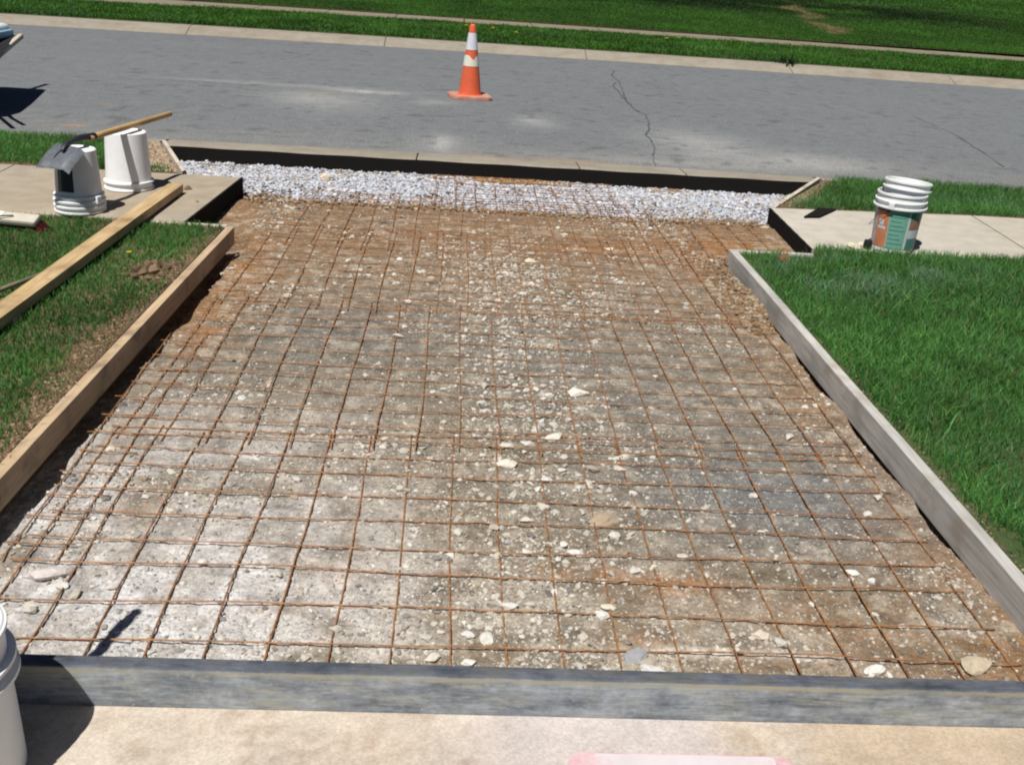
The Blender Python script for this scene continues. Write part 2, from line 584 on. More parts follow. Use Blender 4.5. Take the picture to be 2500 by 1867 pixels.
_ys = [2.021]
while _ys[-1] < 8.7: _ys.append(_ys[-1] + .0075 + .0026 * (_ys[-1] - 2.0))
base = grid('driveway_base', -2.6, 3.25, 2.021, 8.72, .0115, base_z, base_c, M['subbase'], mask=base_mask, ys=np.array(_ys), smooth=False)
tag(base, kind='structure')

# ---- concrete apron in front (the old slab the camera stands on)
def apron_c(X, Y):
    C = C3(X, (.48, .41, .345))
    n1, n2 = fbm(X * 3, Y * 3, 31), fbm(X * 14, Y * 14, 32)
    C = over(C, sstep(.35, .65, n1) * .5, (.47, .375, .28))
    n3 = fbm(X * 40, Y * 40, 33, 3)
    C = over(C, sstep(.5, .68, n3) * .4, (.33, .25, .165))
    C = over(C, sstep(.5, .34, n3) * .35, (.60, .52, .42))
    C = over(C, sstep(.64, .8, n2) * .25, (.38, .29, .20))
    w = sstep(.78, .62, X + .05 * (n2 - .5)) * sstep(-.1, .25, X + .4 * (n1 - .5))
    C = over(C, w * .7, (.52, .475, .465))
    C = over(C, .7 * sstep(.86, .98, X + .08 * (n2 - .5)), (.44, .345, .24))
    C = over(C, .6 * sstep(.3, -.6, X) * sstep(.4, .6, n1), (.58, .53, .45))
    C = np.minimum(C * np.array([.98, .98, .98]), .8)
    C = over(C, .5 * blob(X, Y, .08, 1.86, .03, .015) + .4 * blob(X, Y, -.15, 1.9, .02, .012), (.25, .15, .11))
    return C


ap = grid('concrete_apron', -3.2, 2.6, .2, 2.018, .02, lambda X, Y: -.012 + .002 * (fbm(X * 4, Y * 4, 6) - .5), apron_c, M['concrete'])
tag(ap, kind='structure')

# ---- road
def road_z(X, Y): return .040 + .03 * np.sin(np.clip((Y - 9) / 9.5, 0, 1) * math.pi) * 0 + .002 * (fbm(X * 2, Y * 2, 51) - .5)


def road_c(X, Y):
    C = C3(X, (.150, .160, .166))
    n1, n2 = fbm(X * .5, Y * 1.3, 61), fbm(X * 4, Y * 4, 62)
    C = over(C, sstep(.4, .7, n1) * .2, (.172, .180, .181))
    C = over(C, sstep(16.5, 18.2, Y) * .25, (.132, .142, .152))
    C = over(C, sstep(10.4, 9.1, Y + .6 * (n2 - .5)) * .45, (.205, .20, .188))
    for cx, cy, rx, ry, a in ((-.154, 9.60, .07, .33, 1.1), (-.154, 9.6, .25, .5, .35), (.80, 11.2, .22, .4, .5), (-1.10, 12.75, .35, .12, 1.0), (-1.7, 12.0, .5, .5, .55), (-2.4, 13.0, 1.2, .12, .22), (-1.6, 12.9, .9, .14, .3), (-.3, 12.2, .25, .25, .45),
                              (-1.3, 11.6, .5, .9, .22), (2.4, 10.4, .5, .8, .6), (3.3, 9.7, .7, .5, .6), (-2.8, 12.9, .8, .06, .25), (1.9, 9.3, 1.0, .2, .35)):
        C = over(C, a * blob(X, Y, cx, cy, rx, ry) * (.5 + .8 * n2), (.36, .355, .34))
    for cx, cy, rx, ry, a in ((-3.375, 9.41, .075, .03, .95), (-3.45, 9.39, .05, .025, .7), (-3.62, 9.34, .05, .025, .6), (-3.51, 10.68, .05, .04, .4),
                              (-1.64, 12.39, .14, .07, .4), (1.0, 9.1, .35, .05, .4), (.2, 9.12, .25, .04, .3)):
        C = over(C, a * blob(X, Y, cx, cy, rx, ry), (.44, .235, .045))
    C = over(C, sstep(.66, .78, fbm(X * 7, Y * 6, 64)) * .22, (.095, .098, .10))
    C = over(C, sstep(.50, .66, fbm(X * .35, Y * 3.0, 66)) * .08, (.112, .118, .122))
    C = over(C, sstep(.80, .88, vnoise(X * 9, Y * 9, 67)) * .5, (.075, .078, .08))
    return C


ROAD_F = 18.55
def road_y(X, Y):   # near edge straight, far edge follows the bend
    t = (Y - 9.05) / (ROAD_F - 9.05)
    return 9.05 - .010 * np.minimum(np.abs(X), 6) ** 2 * (1 - t) + t * (ROAD_F - 9.05 + bend(X))


road = grid('road', -9, 12, 9.05, ROAD_F, .06, road_z, road_c, M['asphalt'], yf=road_y)
tag(road, kind='structure')
for x0, x1 in ((-150, -9), (12, 150)):
    grid('road_end', x0, x1, 9.05, ROAD_F, 1.2, road_z, road_c, M['asphalt'], parent=road, yf=road_y)
crack_m = mk_simple('road_crack', (.092, .095, .098), .95, .1, var=.3, sc=40)


def crack(pts, w):
    P = []
    for (a, b) in zip(pts[:-1], pts[1:]):
        for t in np.linspace(0, 1, 7)[:-1]:
            P.append((a[0] + (b[0] - a[0]) * t + random.uniform(-.012, .012), a[1] + (b[1] - a[1]) * t))
    P.append(pts[-1])
    V, F = [], []
    for i, (x, y) in enumerate(P):
        ww = w * random.uniform(.45, 1.3)
        V += [(x - ww, y, .0455), (x + ww, y, .0455)]
        if i: F.append((2 * i - 2, 2 * i - 1, 2 * i + 1, 2 * i))
    np_mesh('crack', np.array(V), np.array(F), crack_m, road)


crack([(2.41, 16.97), (2.274, 16.285), (2.287, 15.54), (2.185, 14.48), (2.094, 13.42), (2.081, 12.58), (2.155, 12.25), (2.088, 11.62), (2.0, 11.09), (1.92, 10.78), (1.915, 10.43), (1.888, 10.09)], .0085)
crack([(2.2, 15.3), (2.122, 14.94), (2.096, 13.985), (2.094, 13.42)], .008)
crack([(1.888, 10.09), (1.80, 9.6), (1.74, 9.1)], .005)
crack([(5.812, 12.14), (5.621, 11.12), (5.406, 10.08)], .0045)
crack([(5.9, 13.6), (5.86, 12.8), (5.812, 12.14)], .004)


# ---- curbs: short cast sections with open joints between them
def curb_c(X, Y):
    C = C3(X, (.285, .255, .205))
    n1, n2 = fbm(X * 1.2, Y * 5, 71), fbm(X * 8, Y * 8, 72)
    C = over(C, sstep(.4, .7, n1) * .5, (.235, .205, .165))
    C = over(C, sstep(.5, .7, n2) * .45, (.20, .17, .125))
    return C


def curb_section(x0, x1, yfun0, yfun1, z0, z1, parent):
    """rounded curb: road side at yfun0 (height z0) rising to the back at yfun1 (height z1)."""
    n = max(3, int((x1 - x0) / .25) + 1)
    prof = [(0, z0 - .25), (0, z0), (.06, z0 + (z1 - z0) * .12), (.45, z0 + (z1 - z0) * .75), (.62, z1 - .004), (.72, z1), (.97, z1), (1, z1 - .01), (1, z0 - .25)]
    V, Cc = [], []
    for i in range(n):
        x = x0 + (x1 - x0) * i / (n - 1)
        for t, z in prof:
            V.append((x, yfun0(x) + (yfun1(x) - yfun0(x)) * t, z))
    k = len(prof)
    F = []
    for i in range(n - 1):
        for j in range(k - 1):
            F.append((i * k + j, i * k + j + 1, (i + 1) * k + j + 1, (i + 1) * k + j))
    V = np.array(V)
    # end caps as quads fan
    for s in (0, (n - 1) * k):
        for j in range(1, k - 2, 1):
            F.append((s, s + j, s + j + 1, s + j + 1))
    F = [f for f in F]
    me = bpy.data.meshes.new('curb_section')
    me.from_pydata([tuple(v) for v in V], [], [f if f[2] != f[3] else f[:3] for f in F])
    a = me.attributes.new('col', 'FLOAT_COLOR', 'POINT')
    c = curb_c(V[:, 0], V[:, 1])
    a.data.foreach_set('color', np.hstack([c, np.ones((len(V), 1))]).astype(np.float32).ravel())
    me.update()
    return link('curb_section', me, M['concrete'], parent)


far_curb = tag(empty('curb', (0, 18.6, .04)), kind='structure')
cut = [-60, -30, -14, -11, -7.9, -4.66, -1.35, 2.13, 5.72, 8.55, 11.6, 15, 30, 60]
for a, b in zip(cut[:-1], cut[1:]):
    s = curb_section(a + .006, b - .006, lambda x: ROAD_F + float(bend(np.array(x))), lambda x: 19.12 + float(bend(np.array(x))), .045, .16, far_curb)
    s.matrix_parent_inverse = Matrix.Translation((0, -18.6, -.04))
near_curb = tag(empty('curb', (0, 8.9, .04)), kind='structure')
ny0 = lambda x: 9.05 - .010 * min(abs(x), 6) ** 2
ny1 = lambda x: 8.67 - .006 * min(abs(x), 6) ** 2 + .006 * min(abs(x), 3) ** 2
for a, b, zt in ((-60, -30, .075), (-30, -12, .075), (-12, -8, .075), (-8, -5, .075), (-5, -2.45, .075), (-2.45, -.35, .058), (-.35, 1.02, .058), (1.02, 1.93, .058), (1.93, 3.10, .058),
                 (3.10, 6.1, .075), (6.1, 9.1, .075), (9.1, 12, .075), (12, 30, .075), (30, 60, .075)):
    s = curb_section(a + .006, b - .006, ny0, ny1, .044, zt, near_curb)
    s.matrix_parent_inverse = Matrix.Translation((0, -8.9, -.04))


# ---- pavements of cast slabs
def walk_c(X, Y):
    C = C3(X, (.335, .29, .225))
    n1, n2 = fbm(X * 1.3, Y * 1.3, 81), fbm(X * 9, Y * 9, 82)
    C = over(C, sstep(.4, .7, n1) * .5, (.33, .26, .18))
    C = over(C, sstep(.45, .7, n2) * .35, (.42, .365, .285))
    C = over(C, sstep(.68, .8, n2) * .25, (.28, .22, .15))
    return C


def walk_c2(X, Y):
    C = C3(X, (.44, .405, .345))
    n1, n2 = fbm(X * 1.7, Y * 1.7, 85), fbm(X * 9, Y * 9, 86)
    C = over(C, sstep(.4, .7, n1) * .4, (.50, .46, .395))
    C = over(C, sstep(3.0, 4.5, X) * .6, (.40, .36, .28))
    C = over(C, sstep(.64, .8, n2) * .3, (.34, .28, .2))
    return C


def slab(quad, z1, thick, cf, parent, step=.06):
    """quad = four corners anticlockwise; a dense top so the colour shows, plus sides."""
    q = np.array(quad, float)
    nx = max(2, int(np.linalg.norm(q[1] - q[0]) / step)); ny = max(2, int(np.linalg.norm(q[3] - q[0]) / step))
    u, v = np.meshgrid(np.linspace(0, 1, nx + 1), np.linspace(0, 1, ny + 1))
    P = ((1 - u) * (1 - v))[..., None] * q[0] + (u * (1 - v))[..., None] * q[1] + (u * v)[..., None] * q[2] + ((1 - u) * v)[..., None] * q[3]
    X, Y = P[..., 0], P[..., 1]
    e = np.minimum(np.minimum(u * nx, (1 - u) * nx), np.minimum(v * ny, (1 - v) * ny))
    Z = z1 - .006 * (e < .5) + .002 * (fbm(X * 3, Y * 3, 88) - .5)
    V = np.stack([X.ravel(), Y.ravel(), Z.ravel()], 1)
    idx = np.arange((nx + 1) * (ny + 1)).reshape(ny + 1, nx + 1)
    F = np.stack([idx[:-1, :-1].ravel(), idx[:-1, 1:].ravel(), idx[1:, 1:].ravel(), idx[1:, :-1].ravel()], 1)
    loop = list(idx[0, :]) + list(idx[1:, -1]) + list(idx[-1, -2::-1]) + list(idx[-2:0:-1, 0])
    n0 = len(V)
    low = V[loop].copy(); low[:, 2] = z1 - thick
    V = np.vstack([V, low])
    m = len(loop)
    S = np.array([(n0 + i, n0 + (i + 1) % m, loop[(i + 1) % m], loop[i]) for i in range(m)])
    F = np.vstack([F, S])
    return np_mesh('slab', V, F, M['concrete'], parent, False, cf(V[:, 0], V[:, 1]))


lw = tag(empty('sidewalk', (-2.5, 6.8, .1)), kind='structure')
LW0, LW1 = (-1.62, 6.13), (-1.545, 7.44)
xs = [-3.12, -4.62, -6.12, -9.12, -20, -60]
def edge_quad(xl, xr):
    return [(xl, 6.13), (xr, 6.13), (xr, 7.44), (xl, 7.44)]
s = slab([(-3.115, 6.13), LW0, LW1, (-3.115, 7.44)], .1, .14, walk_c, lw); s.matrix_parent_inverse = Matrix.Translation((2.5, -6.8, -.1))
for a, b in zip(xs[:-1], xs[1:]):
    s = slab(edge_quad(b + .005, a - .005), .1, .14, walk_c, lw, .06 if a > -6 else 1.0); s.matrix_parent_inverse = Matrix.Translation((2.5, -6.8, -.1))
rw = tag(empty('sidewalk', (3, 6.9, .1)), kind='structure')
s = slab([(2.262, 6.28), (3.775, 6.28), (3.87, 7.52), (2.30, 7.40)], .1, .14, walk_c2, rw); s.matrix_parent_inverse = Matrix.Translation((-3, -6.9, -.1))
xs = [3.787, 5.3, 6.8, 12, 30, 60]
for a, b in zip(xs[:-1], xs[1:]):
    s = slab([(a, 6.28), (b - .012, 6.28), (b + .09 - .012, 7.52), (a + .095, 7.52)], .1, .14, walk_c2, rw, .06 if a < 6 else 1.0)
    s.matrix_parent_inverse = Matrix.Translation((-3, -6.9, -.1))
fw = tag(empty('sidewalk', (0, 24, .2)), kind='structure')
wl = lambda x: 23.45 - .0085 * min(abs(x), 14) ** 2 * (1.6 if x < 0 else .55)
wu = lambda x: 24.80 - .0045 * min(abs(x), 14) ** 2
xs = list(np.arange(-30, 31, 1.5))
for a, b in zip(xs[:-1], xs[1:]):
    s = slab([(a, wl(a)), (b - .02, wl(b)), (b - .02, wu(b)), (a, wu(a))], .2, .14, lambda x, y: walk_c(x, y) * np.array([.62, .64, .60]), fw, .2)
    s.matrix_parent_inverse = Matrix.Translation((0, -24, -.2))


# ------------------------------------------------------------------ lawns: earth first, then blades
def inpoly(X, Y, poly):
    r = np.zeros(X.shape, bool)
    n = len(poly)
    for i in range(n):
        (x0, y0), (x1, y1) = poly[i], poly[(i + 1) % n]
        c = ((y0 > Y) != (y1 > Y)) & (X < (x1 - x0) * (Y - y0) / (y1 - y0 + 1e-12) + x0)
        r ^= c
    return r


def lawn_soil(poly, z, name='lawn'):
    bm = bmesh.new()
    add_prism(bm, poly, -.2, z)
    return bm


soil_solid = NT('dark_lawn_earth', .95, .1)
soil_solid.base(soil_solid.ramp(soil_solid.noise(9, 5, .7), [(.3, (.075, .052, .033)), (.5, (.14, .098, .062)), (.7, (.21, .15, .098))]))
soil_solid.bump(soil_solid.noise(40, 4), .7, .012)
turf_solid = NT('mossy_thatch', .95, .1)
turf_solid.base(turf_solid.ramp(turf_solid.noise(14, 5, .7), [(.3, (.035, .052, .020)), (.5, (.060, .085, .032)), (.72, (.11, .11, .055))]))
turf_solid.bump(turf_solid.noise(60, 4), .7, .012)
POLY = {
    'R': [(1.745, 6.115), (1.70, -2.5), (30, -2.5), (30, 6.262), (2.28, 6.262), (2.20, 6.115)],
    'L': [(-1.372, 6.10), (-30, 6.10), (-30, -2.5), (-1.56, -2.5)],
    'LS': [(-1.99, 7.455), (-2.43, 8.60), (-5, 8.55), (-12, 8.45), (-30, 8.4), (-30, 7.455)],
    'RS': [(2.345, 7.42), (3.9, 7.545), (30, 7.545), (30, 8.4), (12, 8.4), (6, 8.50), (3.085, 8.60)],
    'FS': [(x, wl(x) - .02) for x in range(-30, 31, 2)] + [(x, 19.16 + float(bend(np.array(float(x))))) for x in range(30, -31, -2)],
}
SOILZ = {'R': .085, 'L': .085, 'LS': .09, 'RS': .09, 'FS': .165}
for k in POLY:
    tag(from_bm('lawn', lawn_soil(POLY[k], SOILZ[k]), soil_solid.m if k in ('L', 'LS', 'RS') else turf_solid.m), kind='structure')


def far_h(X, Y): return .20 + .0 * X + .010 * np.maximum(Y - 26, 0)


def far_c(X, Y):
    C = C3(X, (.022, .050, .012))
    return over(C, sstep(1.2, .2, Y - 24.8 + .6 * fbm(X, Y, 5)), (.05, .035, .02))


far = grid('far_lawn', -60, 120, 24.82, 200, 1.5, lambda X, Y: far_h(X, Y), far_c, M['soil'])
tag(far, kind='structure')


def grass(name, pts, h, w, lean, col, mat, segs=2):
    """pts (n,3); h,w,lean (n,), col (n,3): one leaf blade per point (three triangles)."""
    n = len(pts)
    az = RNG.uniform(0, 2 * math.pi, n)
    la = RNG.uniform(0, 2 * math.pi, n)
    d = np.stack([np.cos(az), np.sin(az), np.zeros(n)], 1) * (w / 2)[:, None]
    ln = np.stack([np.cos(la), np.sin(la), np.zeros(n)], 1) * (lean * h)[:, None]
    up = np.stack([np.zeros(n), np.zeros(n), h], 1)
    b0, b1 = pts - d, pts + d
    mid = pts + up * .55 + ln * .3
    m0, m1 = mid - d * .75, mid + d * .75
    tip = pts + up * np.sqrt(np.maximum(1 - (lean * .6) ** 2, .1))[:, None] + ln
    V = np.stack([b0, b1, m0, m1, tip], 1).reshape(-1, 3)
    i = np.arange(n)[:, None] * 5
    F = np.concatenate([i + np.array([[0, 1, 3]]), i + np.array([[0, 3, 2]]), i + np.array([[2, 3, 4]])], 0)
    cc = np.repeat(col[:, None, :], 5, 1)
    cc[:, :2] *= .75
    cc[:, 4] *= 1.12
    return np_mesh(name, V, F, mat, None, False, cc.reshape(-1, 3))


def sample(poly, box, dens, keep=None):
    x0, x1, y0, y1 = box
    n = int((x1 - x0) * (y1 - y0) * dens)
    X, Y = RNG.uniform(x0, x1, n), RNG.uniform(y0, y1, n)
    k = inpoly(X, Y, poly)
    X, Y = X[k], Y[k]
    if keep is not None:
        p = keep(X, Y)
        k = RNG.random(len(X)) < p
        X, Y = X[k], Y[k]
    return X, Y


GREENS = np.array([(.094, .245, .054), (.070, .214, .046), (.126, .285, .064), (.110, .258, .078), (.056, .164, .041)])


def gcol(X, Y, seed, dry=.04, dull=None):
    n = len(X)
    c = GREENS[RNG.integers(0, len(GREENS), n)] * RNG.uniform(.7, 1.3, n)[:, None]
    big = fbm(X * 1.3, Y * 1.3, seed)
    c *= (.42 + 1.2 * big)[:, None]
    b2 = fbm(X * 5, Y * 5, seed + 3)
    c *= (.75 + .5 * b2)[:, None]
    if dull is not None:
        a = (dull(X, Y) * RNG.uniform(.4, 1.0, n))[:, None]
        c = c * (1 - a) + np.array((.19, .31, .21)) * a
    k = RNG.random(n) < dry
    c[k] = np.array((.22, .17, .08)) * RNG.uniform(.6, 1.2, k.sum())[:, None]
    return c


def place(name, key, box, dens, h, w, seed, keep=None, dull=None, dry=.04, lean=.5, zoff=0.0):
    X, Y = sample(POLY[key], box, dens, keep)
    n = len(X)
    hh = RNG.uniform(.55, 1.15, n) * h * (.65 + .7 * fbm(X * 2.3, Y * 2.3, seed + 9))
    P = np.stack([X, Y, np.full(n, SOILZ[key] - .006 + zoff)], 1)
    o = grass(name, P, hh, RNG.uniform(.6, 1.3, n) * w, RNG.uniform(.05, 1.0, n) * lean * 1.6, gcol(X, Y, seed, dry, dull), M['grass'])
    return tag(o, kind='stuff')


def dullR(X, Y):
    n = fbm(X * 5, Y * 5, 301)
    a = 1.1 * blob(X, Y, 2.15, 5.65, .5, .35) + .8 * blob(X, Y, 2.9, 5.9, .35, .25) + .7 * blob(X, Y, 3.2, 4.2, .5, .35) + .6 * blob(X, Y, 3.6, 5.2, .4, .3) + .35 * blob(X, Y, 2.3, 3.3, .35, .5)
    return np.clip(a * sstep(.35, .6, n) * 1.2, 0, .85)


def keepR(X, Y):
    e = X - (1.735 + .0 * Y)
    edge = .005 + .050 * sstep(4.6, 2.8, Y) * (.2 + 1.3 * vnoise(X * 0, Y * 4, 77))
    p = sstep(edge - .03, edge + .06, e)
    p = np.maximum(p, .03)
    p = p * (1 - .9 * ((X < 2.22) & (X > 2.03) & (Y > 5.98)))
    return p * (.55 + .45 * sstep(.25, .5, fbm(X * 4, Y * 4, 303)))


place('grass', 'R', (1.74, 4.9, 1.9, 4.2), 15000, .062, .0042, 310, keepR, dullR)
place('grass', 'R', (1.74, 6.2, 4.2, 6.27), 11500, .068, .0048, 310, keepR, dullR)
place('grass', 'R', (1.74, 4.6, 2.0, 6.25), 2600, .085, .0065, 318, lambda X, Y: keepR(X, Y) * sstep(.45, .65, fbm(X * 2.5, Y * 2.5, 319)), dullR, dry=.10, lean=.8)
place('grass', 'R', (4.9, 9, 2.5, 6.27), 1500, .065, .008, 310, None, dullR)


def keepL(X, Y):
    # bare, scuffed strip along the left form
    e = -1.40 + .0 * Y - X
    wdt = .03 + .16 * blob(X * 0, Y, 0, 4.0, 1, .42) + .07 * blob(X * 0, Y, 0, 3.2, 1, .5) + .12 * blob(X * 0, Y, 0, 5.15, 1, .22) + .05 * sstep(5.5, 6, Y)
    p = sstep(wdt - .10, wdt + .08, e + .14 * (fbm(X * 7, Y * 7, 402) - .5))
    p = np.maximum(p, .10 + .35 * sstep(5.3, 5.6, Y))
    p = p * (1 - .75 * blob(X, Y, -1.55, 5.12, .12, .16))
    return p * (.45 + .55 * sstep(.25, .5, fbm(X * 4, Y * 4, 403)))


place('grass', 'L', (-2.7, -1.38, 2.2, 4.4), 15000, .042, .0042, 410, keepL)
place('grass', 'L', (-3.6, -1.36, 4.4, 6.13), 12500, .045, .0045, 410, keepL)
place('grass', 'L', (-7, -3.6, 3.5, 6.13), 1200, .05, .008, 410)


def keepLS(X, Y):
    line = -1.99 - (Y - 7.455) * (.44 / 1.145)
    e = line - X
    p = sstep(.30, .42, e + .2 * (fbm(X * 6, Y * 6, 501) - .5)) + .75 * ((Y < 7.62) & (e > .05))
    p = p * sstep(7.46, 7.62, Y + .12 * (fbm(X * 4, Y * 4, 502) - .5) + .10 * ((X > -2.6)))
    return np.clip(p, .03, 1)


place('grass', 'LS', (-4.6, -1.95, 7.45, 8.6), 9000, .060, .005, 510, keepLS)
place('grass', 'LS', (-12, -4.6, 7.45, 8.5), 900, .06, .01, 510)


def keepRS(X, Y):
    line = 2.345 + (Y - 7.42) * (.74 / 1.18)
    return np.clip(sstep(.06, .25, X - line + .25 * (fbm(X * 6, Y * 6, 601) - .5)), .04, 1)


place('grass', 'RS', (2.3, 5.6, 7.42, 8.62), 9000, .085, .0055, 610, keepRS, lambda X, Y: .35 * sstep(.5, .7, fbm(X * 3, Y * 3, 603)))
place('grass', 'RS', (5.6, 12, 7.5, 8.6), 900, .08, .01, 610)


def keepF(X, Y):
    return .35 + .65 * sstep(.25, .5, fbm(X * 1.5, Y * 1.5, 703))


GREENS = GREENS * np.array([.62, .66, .30])
place('grass', 'FS', (-9.5, 13.5, 18.6, 23.6), 1500, .085, .016, 710, keepF, lambda X, Y: .12 * sstep(.55, .7, fbm(X * 2, Y * 2, 705)), dry=.02)


def far_grass():
    xs, ys = [], []
    for y0, y1, dens, x0, x1 in ((24.8, 27, 1500, -9, 15), (27, 33, 700, -9, 19), (33, 45, 280, -8, 26), (45, 75, 70, -8, 45), (75, 140, 12, -10, 80)):
        n = int((x1 - x0) * (y1 - y0) * dens)
        xs.append(RNG.uniform(x0, x1, n)); ys.append(RNG.uniform(y0, y1, n))
    X, Y = np.concatenate(xs), np.concatenate(ys)
    e = Y - np.array([24.80]) + .0045 * np.minimum(np.abs(X), 14) ** 2
    keep = (e > 0.0) & (RNG.random(len(X)) < np.clip(sstep(.1, .9, e + .6 * (fbm(X * 1.2, Y * 1.2, 801) - .5)) + .12, 0, 1))
    # scorched track
    t = np.clip((Y - 28.0) / 16, 0, 1)
    tx = 9.6 + 3.5 * t
    tan_ = np.exp(-((X - tx - .25 * np.sin(Y * .9)) / (.30 + .10 * np.sin(Y * 1.3))) ** 2) * sstep(27.3, 28.3, Y) * sstep(44, 40, Y) * (.25 + .9 * (vnoise(X * .3, Y * .33, 802) > .33))
    X, Y, tan_ = X[keep], Y[keep], tan_[keep]
    n = len(X)
    sc = np.clip((Y - 20) / 14, .6, 4)
    c = gcol(X * .6, Y * .35, 810, .02)
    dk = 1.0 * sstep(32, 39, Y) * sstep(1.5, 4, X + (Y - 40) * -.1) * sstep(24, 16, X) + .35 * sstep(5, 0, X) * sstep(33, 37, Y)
    c *= (1 - .78 * np.clip(dk, 0, 1) * sstep(.3, .55, fbm(X * .35, Y * .2, 812) + .12))[:, None]   # darker grass patches towards the back
    a = np.clip(tan_ * 1.15, 0, 1)[:, None]
    c = c * (1 - a) + np.array((.36, .26, .13)) * a
    P = np.stack([X, Y, far_h(X, Y) - .005], 1)
    o = grass('grass', P, RNG.uniform(.5, 1.1, n) * .075 * (.8 + .2 * sc) * (1 - .4 * a[:, 0]), RNG.uniform(.6, 1.3, n) * .016 * sc, RNG.uniform(.1, .9, n), c, M['grass'])
    tag(o, kind='stuff')


far_grass()
GREENS = GREENS / np.array([.62, .66, .30])

# dry thatch and crumbs of earth along the left form and by the left flare
def crumbs(name, X, Y, Z, s, cols, squash=.7):
    return rocks(name, X, Y, Z, s, cols, squash)


ICO_V = None
def _ico():
    global ICO_V, ICO_F
    bm = bmesh.new()
    bmesh.ops.create_icosphere(bm, subdivisions=1, radius=1.0)
    ICO_V = np.array([v.co[:] for v in bm.verts]); bm.verts.index_update()
    ICO_F = np.array([[v.index for v in f.verts] for f in bm.faces])
    bm.free()


_ico()


def rocks(name, X, Y, Z, s, cols, squash=.7, jit=.22, mat=None):
    n = len(X)
    k = len(ICO_V)
    V = np.repeat(ICO_V[None], n, 0) * (1 + RNG.uniform(-jit, jit, (n, k, 1)))
    V = V * np.stack([RNG.uniform(.7, 1.25, n), RNG.uniform(.6, 1.1, n), RNG.uniform(.6, 1.1, n) * squash], 1)[:, None, :]
    # random turn: yaw and a little tilt
    a, b = RNG.uniform(0, 2 * math.pi, n), RNG.uniform(-.7, .7, n)
    ca, sa, cb, sb = np.cos(a), np.sin(a), np.cos(b), np.sin(b)
    x, y, z = V[..., 0], V[..., 1], V[..., 2]
    y, z = y * cb[:, None] - z * sb[:, None], y * sb[:, None] + z * cb[:, None]
    x, y = x * ca[:, None] - y * sa[:, None], x * sa[:, None] + y * ca[:, None]
    V = np.stack([x, y, z], -1) * np.asarray(s)[:, None, None] + np.stack([X, Y, Z], -1)[:, None, :]
    F = (ICO_F[None] + (np.arange(n) * k)[:, None, None]).reshape(-1, 3)
    cc = np.repeat(cols[:, None, :], k, 1).reshape(-1, 3)
    return np_mesh(name, V.reshape(-1, 3), F, mat or M['rock'], None, False, cc)


PAL = np.array([(.53, .50, .43), (.44, .405, .34), (.57, .55, .50), (.30, .27, .23), (.20, .185, .165), (.36, .27, .18), (.13, .125, .12)])

# ---- pebbles pressed into the base
n = 120000
X, Y = RNG.uniform(-1.34, 1.66, n), 2.075 + 5.3 * RNG.random(n) ** 1.25
dens = .10 + 1.1 * sstep(.46, .70, fbm(X * 2.3, Y * 2.3, 901)) * (.35 + .65 * sstep(.4, .6, fbm(X * 9, Y * 9, 902))) + 1.5 * np.exp(-((X - .28 - .06 * (Y - 3)) / .34) ** 2) * sstep(.36, .58, fbm(X * 5, Y * 5, 903)) * (Y < 6.4) \
    + 1.6 * blob(X, Y, .5, 5.7, .45, .45) * sstep(.35, .55, fbm(X * 4, Y * 4, 904)) + .5 * blob(X, Y, .0, 2.35, 1.2, .4) + .5 * blob(X, Y, -.4, 3.2, .5, .3)
dens = dens * (1 - .8 * np.clip(blob(X, Y, 1.15, 3.3, .4, .35) + blob(X, Y, .9, 4.2, .45, .5) + .8 * blob(X, Y, -.6, 4.6, .4, .4), 0, 1))
dens = dens * (1 - .40 * sstep(4.0, 5.0, Y))
k = RNG.random(n) < np.clip(dens * .42, .02, .95)
X, Y = X[k], Y[k]
s = np.clip(RNG.lognormal(-5.28, .50, len(X)), .0026, .0165) * (.85 + .10 * (Y - 2))
wts = np.array([.26, .24, .12, .17, .11, .06, .04])
cols = PAL[RNG.choice(len(PAL), len(X), p=wts)] * RNG.uniform(.8, 1.2, len(X))[:, None]
cols = cols * .82 + base_c(X, Y) * .16
tag(rocks('pebbles', X, Y, base_z(X, Y) + s * .08, s, cols, .62, .40), kind='stuff')

# ---- white crushed stone by the curb
n = 42000
X, Y = RNG.uniform(-2.45, 3.15, n), RNG.uniform(7.05, 8.66, n)
near = 7.26 + .20 * (fbm(X * 2.2, Y * 0 + 3, 911) - .5) * 2 + .14 * sstep(.9, 2.2, X) + .12 * sstep(-.9, -1.5, X) - .05
poly_g = [(-1.52, 7.0), (2.28, 7.0), (2.32, 7.44), (3.03, 8.66), (-2.37, 8.66), (-1.96, 7.62), (-1.52, 7.52)]
k = inpoly(X, Y, poly_g) & (Y > near + RNG.normal(0, .045, n))
k &= ~(((blob(X, Y, .42, 8.52, .30, .075) > .45) | (blob(X, Y, -1.95, 8.55, .25, .06) > .45) | (blob(X, Y, -.8, 8.58, .3, .05) > .5)) & (RNG.random(n) < .8))
k &= ~((vnoise(X * 7, Y * 9, 915) > .80) & (RNG.random(n) < .55))
X, Y = X[k], Y[k]
s = np.clip(RNG.lognormal(-4.60, .40, len(X)), .0045, .023)
heap = .030 * fbm(X * 2, Y * 2, 912) + .02 * sstep(7.2, 7.5, Y) + .012 * fbm(X * 14, Y * 14, 913)
Z = -.078 + heap + RNG.uniform(0, .018, len(X)) - .042 * sstep(7.9, 8.55, Y)
cols = np.array([(.50, .52, .57), (.42, .44, .49), (.58, .59, .61), (.36, .37, .40), (.48, .41, .35), (.24, .23, .23)])[RNG.choice(6, len(X), p=[.33, .26, .20, .12, .06, .03])] * RNG.uniform(.8, 1.1, len(X))[:, None]
lip = np.clip(1 - (Y - (7.26 + .14 * sstep(.9, 2.2, X) + .12 * sstep(-.9, -1.5, X))) / .30, 0, 1)
